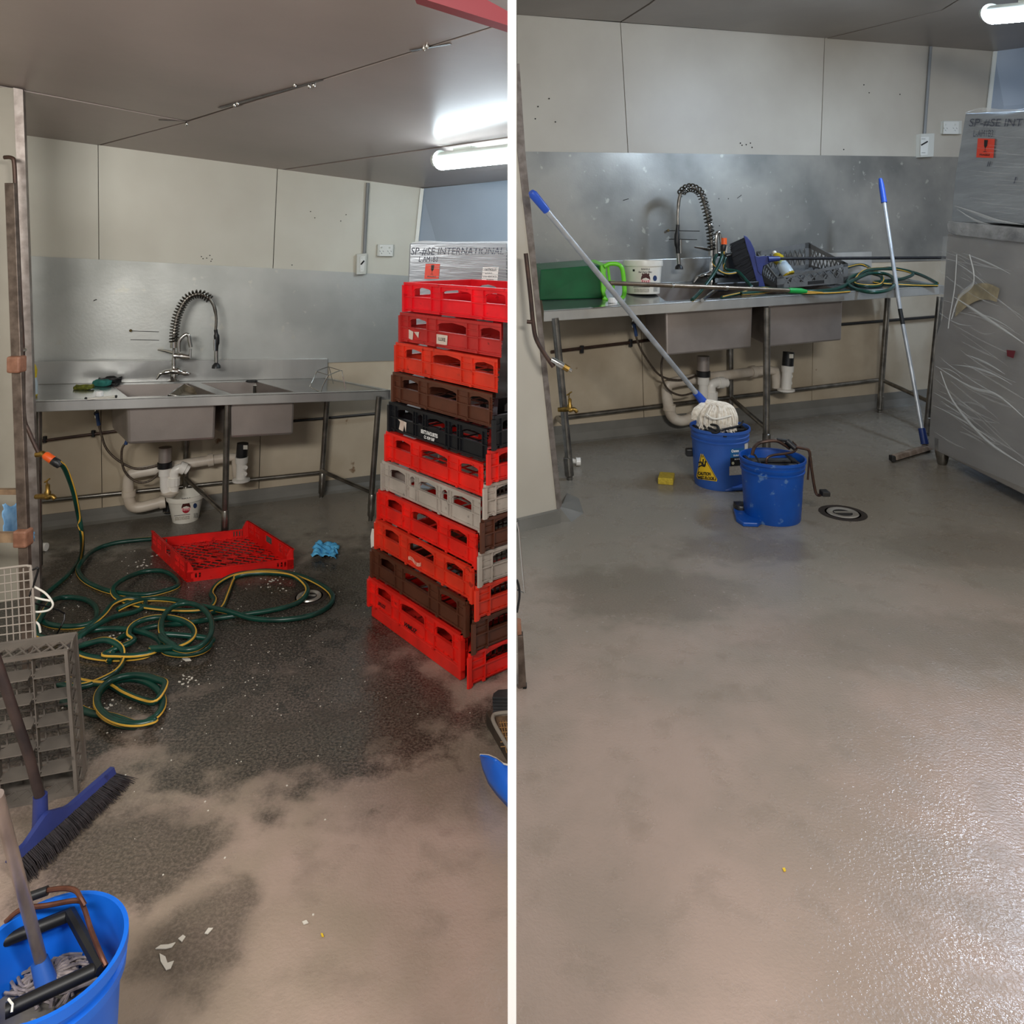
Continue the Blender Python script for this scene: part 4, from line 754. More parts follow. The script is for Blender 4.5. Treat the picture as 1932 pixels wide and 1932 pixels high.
def cap(c, r, h, lab):
    t = thing('bottle_cap', lab, 'cap', tuple(c)); pr = MB(); n = 28; pts = [c+V((math.cos(2*math.pi*i/n), math.sin(2*math.pi*i/n), 0))*r*(1 if i % 2 else .94) for i in range(n)]
    pr.prism(pts, Zv*h*.9).build('cap_body', M_white, t); MB().lathe([(r*.9, h*.9), (r*.86, h), (.001, h)], c, Zv, 24).build('cap_top', M_white, t, smooth=True)
cap(BPL(187.5, 747), .019, .024, 'white ribbed plastic cap on the empty bench'); cap(BPR(1156, 571), .034, .036, 'white ribbed plastic cap in front of the lime handle')
t = thing('metal_strip', 'thin bright steel strip near the front edge of the empty bench', 'strip', tuple(BPL(190, 750)))
MB().prism([BPL(x, y)+Zv*.003 for x, y in ((164, 753), (216, 748.5), (217, 751), (165, 755.5))], Zv*.004).build('strip', M_whitepl, t)
for x, y in ((162, 754), (219, 750)): MB().ball(BPL(x, y)+Zv*.006, .007, 5).build('black_tip', M_black, t, smooth=True)
t = thing('metal_strip', 'thin bright steel strip on the bench in front of the green container', 'strip', tuple(BPR(1140, 577)))
MB().prism([BPR(x, y)+Zv*.003 for x, y in ((1113, 581), (1166, 573.5), (1168, 577), (1120, 583))], Zv*.006).build('strip', M_chrome, t)
def bottle(a, b_, r, lab, m1, cx=0):
    t = thing('detergent_bottle', lab, 'bottle', tuple(a)); d = b_-a; pr = [(r*.9, 0), (r, .03*d.length), (r, .3*d.length), (r*.82, .5*d.length), (r*.95, .7*d.length), (r*.7, .82*d.length), (r*.3, .9*d.length)]
    MB().lathe(pr, a, d, 20).build('bottle_body', m1, t, smooth=True); MB().lathe([(r*.34, .88*d.length), (r*.38, .97*d.length), (r*.2, d.length)], a, d, 12).build('bottle_cap', M_whitepl, t, smooth=True)
    MB().lathe([(r*1.01, .06*d.length), (r*1.02, .3*d.length), (r*.86, .5*d.length)], a, d, 20).build('clear_base', mat('clear_liquid', (190, 205, 212), None, rough=.15), t, smooth=True)
M_bot = mat('yellow_bottle', (205, 180, 36), (176, 150, 20), 20, .3)
bottle(BPL(60, 748), BPL(60, 748)+Zv*.19, .026, 'yellow detergent bottle standing at the left end of the empty bench', M_bot)
# overflow pipe in the right bowl
t = thing('overflow_pipe', 'short steel standpipe with a black plug in the right bowl', 'pipe', tuple(P(481, 745, 4.1)))
q = BPL(481, 733); MB().tube([q-Zv*.08, q+Zv*.018], .011, 12).build('tube', M_chrome, t, smooth=True); lump('plug', None, None, BPL(475, 723)+Zv*.006, .035, .012, .006, M_black, .2, 4, t)
# steel drainer tray leaning in the left bowl
t = thing('drainer_tray', 'dirty steel drainer tray tipped into the left bowl', 'tray', tuple(BPL(355, 745)-Zv*.03))
cc = [BPL(312, 749), BPL(345, 727)-Zv*.0, BPL(368, 727)-Zv*.03, BPL(400, 747)-Zv*.025]; cc = [BPL(318, 747)+Zv*.004, BPL(346, 727)+Zv*.006, BPL(384, 730)-Zv*.02, BPL(398, 746)-Zv*.03]
MB().tube(cc, .005, 8, closed=True).build('rim', M_chrome, t, smooth=True); m_ = sum(cc, V((0, 0, 0)))/4; dn = [p+(m_-p)*.2-Zv*.03 for p in cc]
MB().add(cc+dn, [(0, 1, 5, 4), (1, 2, 6, 5), (2, 3, 7, 6), (3, 0, 4, 7), (4, 5, 6, 7)]).build('pan', mat('dirty_pan', (150, 138, 118), (108, 98, 80), 30, .4, .5), t, solid=.002)
# bent wire stand
t = thing('wire_stand', 'folded chrome wire stand on the right side of the empty bench', 'stand', tuple(BPL(610, 738)))
z = lambda x, y, h: BPL(x, y)+Zv*h
def W3(x, y, Z): return P(x, y, Z)
Zf = BPL(606, 739).y; a = [W3(587, 738, Zf-.01), W3(587, 728, Zf), W3(597, 702, Zf+.03), W3(621, 693, Zf+.14)]
MB().tube(spline([W3(606, 740, Zf), W3(587, 731, Zf+.03), W3(586, 726, Zf+.05), W3(597, 702, Zf+.03), W3(599, 699, Zf+.05), W3(620, 692, Zf+.12)], 4), .0028, 8).build('wire', M_chrome, t, smooth=True)
MB().tube(spline([W3(606, 739, Zf), W3(609, 728, Zf), W3(619, 709, Zf), W3(622, 707, Zf+.02), W3(643, 699, Zf+.1), W3(646, 706, Zf+.1), W3(652, 735, Zf+.08)], 4), .0028, 8).build('wire', M_chrome, t, smooth=True)
MB().tube([W3(598, 701, Zf+.04), W3(621, 708, Zf+.02)], .0022, 6).build('wire', M_chrome, t, smooth=True); MB().tube([W3(620, 692, Zf+.12), W3(643, 699, Zf+.1)], .0022, 6).build('wire', M_chrome, t, smooth=True)
MB().tube([W3(621, 693, Zf+.12), W3(629, 724, Zf+.12)], .0022, 6).build('wire', M_chrome, t, smooth=True)
# black canister behind pail
t = thing('canister', 'small black canister on the floor behind the white pail', 'canister', tuple(G(318, 968)))
MB().lathe([(.030, 0), (.032, .01), (.030, .055), (.018, .062), (.018, .08), (.001, .08)], G(318, 968), Zv, 16).build('canister_body', M_black, t, smooth=True); MB().lathe([(.034, .012), (.035, .016), (.033, .018)], G(318, 968), Zv, 16).build('steel_band', M_chrome, t, smooth=True)
# ---- cloths
def crumple(fn, n, seed, m, lab, name='cloth', cat='cloth', amp=.012, **k):
    rnd = random.Random(seed); ph = [rnd.uniform(0, 6.3) for _ in range(8)]; b = MB()
    def g(x, y):
        h = abs(math.sin(x*9+ph[0]+2*math.sin(y*5+ph[1])))*.5+abs(math.sin(y*11+ph[2]+2*math.sin(x*6+ph[3])))*.5
        return fn(x+.05*math.sin(y*13+ph[4]), y+.05*math.sin(x*12+ph[5]))+Zv*(h*amp)+V((0, -.4*h*amp, 0))
    b.patch(g, 0, 1, 0, 1, n, n); return tag(b.build(name, m, smooth=True, solid=.0012, **k), lab, cat)
M_bl = mat('blue_wipe', (100, 190, 235), (70, 160, 215), 30, .8)
crumple(lambda x, y: G(594+46*x-6*y, 1028+26*y-10*x*(1-x)+4*x, .003), 18, 4, M_bl, 'crumpled bright blue wipe on the wet floor right of the tray', amp=.028)
# ---- paper scraps and crumbs
M_pap = mat('paper_scrap', (214, 208, 196), None, rough=.8)
def scrap(pts, lab, m=None, g=None):
    o = MB().prism([G(x, y, .002) for x, y in pts], Zv*.002).build('paper_scrap', m or M_pap); return tag(o, lab, 'scrap', g)
scrap([(301, 1800), (312, 1806), (316, 1818), (328, 1814), (322, 1828), (313, 1831), (303, 1815)], 'largest torn white paper scrap beside the blue bucket')
scrap([(293, 1791), (303, 1784), (318, 1783), (331, 1779), (324, 1788), (312, 1791)], 'long white paper scrap just above the largest scrap')
scrap([(336, 1772), (345, 1765), (350, 1768), (343, 1778)], 'small white paper scrap above the long scrap')
scrap([(386, 1762), (393, 1752), (402, 1752), (392, 1763)], 'white paper scrap farthest from the blue bucket')
scrap([(570, 1740), (578, 1737), (582, 1742), (573, 1745)], 'round white crumb alone on the pink floor')
scrap([(605, 1762), (609, 1762), (611, 1768), (607, 1768)], 'tiny yellow scrap on the dirty floor', mat('yellow_scrap', (226, 190, 50), None))
scrap([(1476, 1639), (1481, 1638), (1483, 1644), (1479, 1645)], 'tiny yellow scrap on the clean floor', MATS['yellow_scrap'])
scrap([(343, 1243), (350, 1240), (358, 1243), (361, 1247), (350, 1248)], 'white paper scrap in front of the hose tangle')
rnd = random.Random(11); b = MB()
for _ in range(260):
    x, y = rnd.gauss(420, 240), rnd.gauss(1200, 150)
    if not (90 < x < 940 and 1000 < y < 1880) or (x > 690 and y < 1300): continue
    c = G(x, y); s_ = rnd.uniform(.001, .0032); a = rnd.uniform(0, 6); b.prism([c+V((math.cos(a+q)*s_, math.sin(a+q)*s_, 0)) for q in (0, 1.6, 3.1, 4.9)], Zv*.0015)
for cx_, cy_, n in ((520, 1100, 26), (265, 1060, 20), (230, 1195, 26), (200, 1330, 12), (350, 1282, 20)):
    for _ in range(n):
        c = G(rnd.gauss(cx_, 14), rnd.gauss(cy_, 9)); s_ = rnd.uniform(.002, .006); a = rnd.uniform(0, 6); b.prism([c+V((math.cos(a+q)*s_, math.sin(a+q)*s_*.7, 0)) for q in (0, 1.6, 3.1, 4.9)], Zv*.002)
b.build('crumbs', M_pap, kind='stuff', label='scattered white crumbs on the dirty floor', nofix=True)
# ---- left edge: rack post, basket, dish rack, broom, mop bucket
M_rust = mat('rusty_post', (112, 98, 88), (80, 68, 60), 26, .45, .5, bump=.1, bs=60)
t = thing('shelf_rack', 'worn brown steel rack post with clamps at the far left', 'rack', tuple(G(52, 1275)))
pa, pb = G(52, 1275), P(17, 345, 2.98)
b = MB(); dv = (pb-pa); b.prism([pa+X*.0-X*.019, pa+X*.019, pa+X*.019+Y*.02, pa+Y*.038, pa-X*.019+Y*.02], dv).build('post', M_rust, t, bevel=.002)
pt = lambda py, o=0: pa+dv*max(0, min(1, (1275-py)/(1275-345)))
for y in (705, 1030): c = pt(y); MB().cbox(c+Y*.005, X*.052, Y*.05, Zv*.065).build('clamp', mat('rust_clamp', (150, 106, 84), (120, 80, 60), 30, .6), t, bevel=.008)
c = pt(1030); MB().box(c-X*.6-Zv*.018, X*.58, Y*.02, Zv*.036).build('shelf_beam', mat('tan_beam', (150, 124, 96), (116, 92, 70), 20, .6), t); c = pt(952); MB().box(c-X*.6-Zv*.008+Y*.03, X*.58, Y*.02, Zv*.02).build('shelf_beam', MATS['tan_beam'], t)
MB().lathe([(.013, 0), (.022, .004), (.022, .012), (.008, .03)], pt(1275)-Zv*.0+Y*.02, Zv, 12).build('foot', M_dark, t, smooth=True)
c = pt(1005)
crumple(lambda x, y: P(6+40*x*(1-.35*y)+y*3, 958+56*y, 2.90+.1*x), 14, 9, mat('pale_blue_wipe', (140, 188, 226), (110, 160, 205), 30, .8), 'pale blue wipe draped on the rack shelf at the far left', amp=.02)
crumple(lambda x, y: P(46+20*x, 1000+16*y+6*x, 2.86), 6, 12, MATS['pale_blue_wipe'], 'corner of blue wipe poking out right of the rack post', amp=.01)
t = thing('wire_basket', 'white coated wire basket hanging on the rack above the dish rack', 'basket', tuple(P(20, 1214, 2.62))); M_wi = mat('coated_wire', (178, 168, 158), None, rough=.4, metal=.3)
f = lambda x, y: P(x, y, 2.62)
MB().tube(spline([f(-30, 1077), f(40, 1068), f(54, 1068), f(59, 1075), f(63, 1140), f(67, 1212)], 5), .0042, 8).build('rim', M_wi, t, smooth=True)
for i in range(9): y = 1082+i*16; MB().tube([f(-30, y+8), f(58+i*.9, y-4)], .0022, 6).build('wire', M_wi, t, smooth=True)
for i in range(5): x = 10+i*12; MB().tube([f(x-2, 1072), f(x+4, 1212)], .0022, 6).build('wire', M_wi, t, smooth=True)
for pts, lab in (([(54, 1106), (80, 1120), (94, 1136), (96, 1146), (88, 1154), (70, 1157), (55, 1156)], 'white plastic-coated wire looping out of the basket'), ([(54, 1128), (75, 1133), (92, 1136)], 'short white wire sticking out of the basket'), ([(64, 1176), (70, 1182), (73, 1196)], 'curled white wire end below the basket')):
    tag(MB().tube(spline([f(x, y)+Y*.01 for x, y in pts], 6), .0035, 8).build('bent_wire', M_whitepl, smooth=True), lab, 'wire')
tag(MB().tube(spline([f(62, 1075), f(72, 1072), f(66, 1095), f(56, 1125)], 3), .004, 6).build('bent_wire', M_black, smooth=True), 'black bent wire beside the basket rim', 'wire')
tag(MB().tube(spline([P(64, 1138, 2.9), P(95, 1146, 2.95), P(122, 1158, 3.0), P(116, 1180, 2.98), G(104, 1200)], 2), .0035, 6).build('bent_wire', M_black, smooth=True), 'thin dark bent rod reaching over the hose', 'rod')
# grey dish rack standing on edge
M_gr = plastic('grey_rack_plastic', (108, 100, 92), (88, 82, 76))
def dish_rack(o, u, L, v, H, dep, D, nx, ny, lab, name_mat, gap=True):
    """o corner, u and v unit axes of the open face, dep unit axis of depth, D depth"""
    t = thing('dish_rack', lab, 'rack', tuple(o)); th = .009
    def side(p, a, l):
        inn = ((o+u*L/2+v*H/2)-(p+a*l/2)); inn = (inn-a*inn.dot(a)-dep*inn.dot(dep)).normalized(); b = MB()
        b.box(p, a*l, dep*D*.14, inn*th).box(p+dep*D*.60, a*l, dep*D*.4, inn*th); n_ = max(4, int(l/.035))
        for i in range(n_):
            q0, q1 = p+a*(l*i/n_)+dep*D*.12, p+a*(l*(i+1)/n_)+dep*D*.62
            for s_, e_ in ((q0, q1), (p+a*(l*(i+1)/n_)+dep*D*.12, p+a*(l*i/n_)+dep*D*.62)): dd = (e_-s_).normalized().cross(inn)*.0022; b.prism([s_-dd, e_-dd, e_+dd, s_+dd], inn*.004)
        b.build('lattice_side', name_mat, t)
    side(o, u, L); side(o+v*H, u, L); side(o, v, H); side(o+u*L, v, H)
    b = MB(); r_ = .02
    for i in range(1, nx): p = o+u*(L*i/nx)+dep*D*.25; b.box(p-u*.0015, u*.003, v*H, dep*D*.2)
    for j in range(1, ny): p = o+v*(H*j/ny)+dep*D*.25; b.box(p-v*.0015, u*L, v*.003, dep*D*.2)
    b.build('divider_grid', name_mat, t)
    pl = MB()
    for i in range(nx):
        for j in range(ny):
            a_ = o+u*(L*(i+.06)/nx)+v*(H*(j+.0)/ny)+dep*D*.03; w_ = L/nx*.86
            pl.prism([a_, a_+u*w_, a_+u*w_+dep*D*.4, a_+u*w_*.8+dep*D*.55, a_+u*w_*.2+dep*D*.55, a_+dep*D*.4], v*.003)
    pl.build('finger_plate', name_mat, t, kind='stuff')
    g = MB(); n1, n2 = nx*3, ny*3
    for i in range(n1+1): p = o+u*(L*i/n1)+dep*D*.93; g.box(p-u*.002, u*.004, v*H, dep*D*.05)
    for j in range(n2+1): p = o+v*(H*j/n2)+dep*D*.93; g.box(p-v*.002, u*L, v*.004, dep*D*.05)
    g.build('base_mesh', name_mat, t)
    return t
br_ = G(147, 1500); tr_ = P(127, 1228, br_.y+.03); vv = (tr_-br_); Hh = vv.length; vv.normalize(); uu_ = V((-1, -.32, 0)).normalized()
dish_rack(br_, uu_, .50, vv, Hh, V((-.28, .96, .06)).normalized(), .10, 5, 6, 'dusty grey plastic dish rack standing on edge at the left', M_gr)
lump('steel_wool', 'grey matted scourer on the hose behind the dish rack', 'scourer', G(143, 1222, .01), .05, .03, .018, mat('dark_wool', (88, 80, 76), (60, 56, 54), 80, .9, bump=1, bs=90), .35, 15)
# broom
M_navy = plastic('navy_plastic', (44, 56, 118))
t = thing('push_broom', 'blue-headed push broom with black bristles at the lower left', 'broom', tuple(G(130, 1600)))
A_, B_ = P(212, 1452, 2.19), P(18, 1622, 1.86); ax_ = (B_-A_); Lb = ax_.length; ax_.normalize(); sd_ = V((-ax_.y, ax_.x, 0)).normalized(); sd_ = sd_ if sd_.y < 0 else -sd_
n = 24; hd = MB(); 
for side_ in (0,):
    top_ = [A_+ax_*(Lb*i/n)+Zv*(.008+.034*max(0, 1-abs(i/n-.68)/.2)) for i in range(n+1)]
    bot_ = [A_+ax_*(Lb*i/n)-Zv*.010 for i in range(n+1)]
    W_ = [.011+.0*i for i in range(n+1)]
    vs = []; 
    for i in range(n+1): vs += [top_[i]-sd_*W_[i]*.6, top_[i]+sd_*W_[i]*.6, bot_[i]+sd_*.014, bot_[i]-sd_*.014]
    hd.add(vs, [(4*i+j, 4*i+(j+1) % 4, 4*i+4+(j+1) % 4, 4*i+4+j) for i in range(n) for j in range(4)]+[(0, 1, 2, 3), tuple(4*n+j for j in (3, 2, 1, 0))])
hd.build('broom_head', M_navy, t, smooth=True)
sk = P(76, 1552, A_.lerp(B_, .68).y+.01); s2 = P(76, 1500, sk.y+.0)
MB().tube([sk-Zv*.02, sk, s2], [.022, .019, .017], 14).build('handle_socket', M_navy, t, smooth=True)
MB().tube([s2-Zv*.01, P(55, 1428, s2.y-.03), P(8, 1290, s2.y-.07), P(-40, 1150, s2.y-.1)], .0125, 12).build('broom_handle', mat('dirty_black_handle', (40, 32, 32), (64, 50, 46), 14, .5), t, smooth=True)
br = MB(); rnd = random.Random(3)
for i in range(1500):
    f_ = rnd.random(); row = rnd.uniform(-.013, .013); s_ = A_+ax_*(Lb*f_)-Zv*.008+sd_*row
    tuft = math.floor(f_*26)/26+.5/26; spl = (f_-tuft)*26; e_ = A_+ax_*(Lb*(f_+spl*.006-.10*(1-f_)**4))+sd_*(row*1.5+.035+rnd.uniform(-.01, .012)); e_.z = rnd.uniform(.001, .009)
    m_ = s_.lerp(e_, .5)+sd_*.008; w_ = ax_*.0011; br.add([s_-w_, s_+w_, m_+w_, m_-w_, e_+w_*.6, e_-w_*.6], [(0, 1, 2, 3), (3, 2, 4, 5)])
br.build('bristles', mat('black_bristle', (44, 38, 40), (26, 22, 24), 60, .6), t, kind='stuff', nofix=True)
# mop bucket at the lower left corner
M_bb = mat('bucket_blue', (24, 112, 226), (18, 98, 210), 8, .35, c3=(70, 140, 230), s3=30, t3=.72)
h_ = .30; cL = P(88, 1800, (EY-h_)*F/(1800-HY)); cL.z = 0; rT = 138*cL.y/F
t = thing('mop_bucket', 'bright blue mop bucket full of dirty water at the lower left', 'bucket', tuple(cL))
MB().lathe([(rT*.82, .0), (rT*.90, h_*.8), (rT*.97, h_*.81), (rT*.98, h_*.87), (rT*.93, h_*.88), (rT*.94, h_*.93), (rT*1.0, h_*.94), (rT, h_), (rT*.94, h_), (rT*.90, h_*.86), (rT*.80, .01), (.001, .01)], cL, Zv, 56).build('bucket_body', M_bb, t, smooth=True)
MB().prism([cL+Zv*(h_*.58)+V((math.cos(a)*rT*.865, math.sin(a)*rT*.865, 0)) for a in [i*math.pi/20 for i in range(40)]], Zv*.006).build('dirty_water', mat('dirty_water', (128, 122, 112), (98, 94, 90), 9, .12, c3=(190, 178, 160), s3=24, t3=.62, bump=.4, bs=20), t)
g = lambda x, y, h: P(x, y, (EY-h)*F/(y-HY))
MB().tube([g(10, 1908, .27), g(195, 1822, .27)], .0115, 16).build('wringer_roller', M_black, t, smooth=True); MB().tube([g(0, 1778, .27), g(136, 1724, .27)], .0115, 16).build('wringer_roller', M_black, t, smooth=True)
for a, c in (((132, 1722), (192, 1830)),): p, q = g(*a, .275), g(*c, .275); MB().tube([p, q], .011, 8).build('wringer_frame', M_black, t)
M_rb = mat('rusty_handle', (112, 70, 52), (84, 50, 38), 30, .45, .5)
MB().tube(spline([g(10, 1740, .30), g(40, 1716, .315), g(90, 1708, .32), g(146, 1699, .32), g(158, 1712, .315), g(172, 1755, .30), g(190, 1800, .29), g(200, 1822, .28)], 5), .0045, 8).build('wringer_handle', M_rb, t, smooth=True)
MB().tube(spline([g(88, 1680, .33), g(120, 1676, .335), g(142, 1680, .335), g(152, 1694, .33), g(160, 1708, .32)], 5), .0045, 8).build('wringer_handle', M_rb, t, smooth=True)
MB().tube([g(40, 1698, .32), g(90, 1680, .33)], .0085, 10).build('handle_grip', M_black, t, smooth=True)
MB().tube([g(16, 1885, .285), g(24, 1895, .286), g(22, 1910, .28)], .002, 6).build('twine_loop', M_whitepl, t, smooth=True)
t = thing('mop', 'wet grey mop soaking in the blue bucket with a metal handle', 'mop', tuple(g(85, 1840, .2)))
ml, mh = g(86, 1845, .215), P(-6, 1500, 1.25)
MB().tube([g(78, 1815, .235), mh], .0105, 14).build('mop_handle', mat('worn_alloy', (176, 160, 150), (130, 116, 110), 20, .35, .6, stretch=(1, 1, .2)), t, smooth=True)
MB().tube([g(88, 1858, .20), g(74, 1812, .24)], [.019, .0145], 14).build('handle_socket', mat('socket_blue', (46, 92, 170), None, rough=.4), t, smooth=True)
mp_ = MB(); rnd = random.Random(5)
for i in range(90):
    a = rnd.uniform(0, 6.28); r0 = rnd.uniform(.004, .02); r1 = rnd.uniform(.03, .085); c = g(98, 1850, .195); a2 = a+rnd.uniform(-1, 1)
    pts = [c+V((math.cos(a)*r0, math.sin(a)*r0, .012)), c+V((math.cos(a)*r1*.6, math.sin(a)*r1*.5, rnd.uniform(0, .012))), c+V((math.cos(a2)*r1, math.sin(a2)*r1*.7, -.006+rnd.uniform(0, .006)))]; mp_.tube(spline(pts, 3), .0028, 5)
mp_.build('mop_strands', mat('grey_strands', (150, 138, 134), (100, 92, 92), 60, .8), t, smooth=True, kind='stuff')
# ---- right edge of the left room: trays and dustpan
CP = [(V((-.009, 0, 0)), X)]
for i in range(5):
    z_ = i*.011; o = MB().prism([G(930-i*.3, 1345), G(985, 1345), G(985, 1326), G(940, 1330), G(931, 1337)], Zv*.009)
    o.v = [p+Zv*(z_) for p in o.v]; tag(o.build('shallow_tray', mat('black_tray', (62, 62, 64), (44, 44, 46), 12, .4), clips=CP, bevel=.001), ['dark shallow tray at the very bottom of the low pile', 'dark shallow tray second from the bottom of the low pile', 'dark shallow tray in the middle of the low pile', 'dark shallow tray just under the topmost of the low pile', 'topmost dark shallow tray of the low pile beside the partition'][i], 'tray', 'dark trays in the low pile')
t = thing('wire_tray', 'deep grey tray with rusty wire rack leaning beside the partition', 'tray', tuple(G(940, 1425)))
f = lambda x, y, h: g(x, y, h)
MB().tube(spline([f(975, 1343, .09), f(940, 1346, .09), (f(930, 1352, .09)), f(934, 1368, .09), f(960, 1412, .09)], 5), .006, 8).build('rim', mat('grey_enamel', (142, 134, 124), None, rough=.4), t, smooth=True, clips=CP)
MB().prism([f(935, 1352, .085), f(975, 1349, .085), f(975, 1440, .085), f(940, 1372, .085)], -Zv*.012).build('pan', mat('rust_pan', (120, 96, 74), (80, 60, 44), 40, .6), t, clips=CP)
b = MB()
for i in range(6): b.tube([f(942+i*.5, 1364+i*9, .089), f(972, 1362+i*9, .089)], .0016, 5)
for i in range(4): b.tube([f(944+i*5, 1360, .089), f(956+i*5, 1420, .089)], .0016, 5)
b.build('wire_grid', mat('rust_wire', (150, 110, 60), None, rough=.6), t, smooth=True, clips=CP, kind='stuff')
MB().prism([G(917, 1368), G(926, 1364), G(962, 1425), G(958, 1440)], Zv*.045).build('lower_pan', mat('burnt_pan', (66, 54, 44), (44, 36, 30), 20, .5), t, clips=CP, bevel=.003)
t = thing('dustpan', 'bright blue plastic dustpan tilted against the partition', 'dustpan', tuple(G(950, 1520)))
b = MB(); S_ = [(906, 1425), (911, 1450), (922, 1478), (938, 1500), (962, 1526)]; T_ = [(906, 1425), (922, 1426), (936, 1432), (950, 1442), (966, 1446)]
b.patch(lambda x, y: (lambda a, c: g(a[0]+(c[0]-a[0])*y, a[1]+(c[1]-a[1])*y, .012+.13*y**.6*(1-.5*abs(x-.5))))(*( (lambda i, fr: ((S_[i][0]+(S_[i+1][0]-S_[i][0])*fr, S_[i][1]+(S_[i+1][1]-S_[i][1])*fr), (T_[i][0]+(T_[i+1][0]-T_[i][0])*fr, T_[i][1]+(T_[i+1][1]-T_[i][1])*fr)))(min(3, int(x*4)), x*4-min(3, int(x*4))))), 0, 1, 0, 1, 16, 8)
b.build('pan_body', M_bb, t, smooth=True, clips=CP, solid=.004)
MB().tube([g(x, y-1, .14*(.6+.4*i/4)) for i, (x, y) in enumerate(T_)], .0025, 6).build('pale_lip', M_whitepl, t, smooth=True, clips=CP)
# ================================================================ RIGHT ROOM, things
def bz(BP, p): n = BP.n; return V((p.x, p.y, BP.a.z-((p.x-BP.a.x)*n.x+(p.y-BP.a.y)*n.y)/n.z))
# green container with lime handle, lying on the bench
t = thing('scoop_bin', 'dark green plastic bin with a lime green handle lying on the bench', 'bin', tuple(BPR(1080, 566)))
a, c = BPR(1018, 567), BPR(1138, 563); dp = Y*.34+X*-.06+Zv*.034
Zl, Zr = a.y, c.y; q = [P(1018, 567, Zl), P(1137, 563, Zr), P(1132, 500, Zr), P(1020, 509, Zl)]
MB().prism(q, dp).build('bin_body', mat('dark_green_plastic', (14, 96, 52), (10, 80, 42), 5, .35), t, bevel=.01)
q = [P(x, y, Zr-.03) for x, y in ((1133, 501), (1145, 499), (1143, 516), (1147, 533), (1142, 552), (1147, 566), (1140, 567), (1135, 550))]
M_lime = mat('lime_plastic', (112, 214, 40), None, rough=.35); MB().prism(q, dp*.9).build('lime_rim', M_lime, t, bevel=.004)
MB().tube(spline([P(x, y, Zr-.05) for x, y in ((1138, 562), (1146, 567), (1158, 566), (1172, 563), (1178, 553), (1177, 530), (1174, 508), (1166, 499), (1150, 498), (1140, 503))], 6), .016, 10).build('lime_handle', M_lime, t, smooth=True)
MB().tube([P(x, y, Zr-.04) for x, y in ((1147, 500), (1150, 530), (1158, 530), (1157, 548))], .010, 8).build('handle_rib', M_lime, t, smooth=True)
# steel pole with green grip
t = thing('extension_pole', 'long dull steel pole with a green grip lying along the bench', 'pole', tuple(P(1330, 541, 5.4)))
pa, pb = P(1150, 534, 5.0), P(1488, 548, 5.55); MB().tube([pa, pb], .0155, 12).build('pole_tube', mat('pole_steel', (150, 136, 118), (116, 102, 88), 12, .3, .8), t, smooth=True)
pc = P(1521, 550, 5.6); MB().tube([pb, P(1492, 548, 5.56), P(1512, 549, 5.58), pc], [.018, .021, .021, .014], 12).build('green_grip', mat('grip_green', (24, 160, 70), None, rough=.5), t, smooth=True)
MB().tube([pc, P(1552, 552.5, 5.65)], .006, 8).build('yellow_tip', M_str, t, smooth=True)
for f_ in (.32, .62): p = pa.lerp(pb, f_); MB().tube([p, p+(pb-pa).normalized()*.02], .018, 12).build('joint_ring', M_chrome, t, smooth=True)
# dish rack on the bench
fl, fr, br2, bl2 = P(1466, 524, 6.0), P(1600, 497, 6.35), P(1526, 457, 6.72), P(1427, 475, 6.45)
t = thing('dish_rack', 'dark grey plastic dish rack lying open on the loaded bench', 'rack', tuple(bz(BPR, (fl+br2)/2)))
M_gr2 = plastic('dark_grey_rack', (110, 110, 108)); dn = lambda p: bz(BPR, p)+Zv*.006
def rside(a, c, inn, name='lattice_side'):
    b = MB(); A, C_ = dn(a), dn(c); d = C_-A; l = d.length; th = inn*.012; H0 = a-A; H1 = c-C_
    pt = lambda u, v: A+d*u+(H0*(1-u)+H1*u)*v
    for v0, v1 in ((0, .34), (.84, 1.0)): b.prism([pt(0, v0), pt(1, v0), pt(1, v1), pt(0, v1)], th)
    for u0, u1 in ((0, .09), (.93, 1)): b.prism([pt(u0, 0), pt(u1, 0), pt(u1, 1), pt(u0, 1)], th)
    for i in range(9):
        u0 = .09+i*.84/9; u1 = u0+.84/9
        for p, q in ((pt(u0, .34), pt(u1, .84)), (pt(u1, .34), pt(u0, .84))): w_ = Zv*.005; b.prism([p-w_, q-w_, q+w_, p+w_], th)
    return b.build(name, M_gr2, t)
ctr = (fl+fr+br2+bl2)/4
for a, c in ((fl, fr), (fr, br2), (br2, bl2), (bl2, fl)):
    inn = (ctr-(a+c)/2); inn.z = 0; inn.normalize(); rside(a, c, inn)
MB().prism([dn(fl).lerp(dn(fr), .42)+Zv*.014-Y*.004, dn(fl).lerp(dn(fr), .65)+Zv*.014-Y*.004, dn(fl).lerp(dn(fr), .65)+Zv*.04-Y*.004, dn(fl).lerp(dn(fr), .42)+Zv*.04-Y*.004], Y*.004).build('hand_slot', M_dark, t)
b = MB(); pl = MB(); Bq = lambda u, v: (dn(fl)*(1-u)+dn(fr)*u)*(1-v)+(dn(bl2)*(1-u)+dn(br2)*u)*v
for i in range(1, 6): b.prism([Bq(i/6, 0), Bq(i/6, 1), Bq(i/6, 1)+Zv*.05, Bq(i/6, 0)+Zv*.05], X*.004)
for i in range(1, 6): b.prism([Bq(0, i/6), Bq(1, i/6), Bq(1, i/6)+Zv*.05, Bq(0, i/6)+Zv*.05], Y*.004)
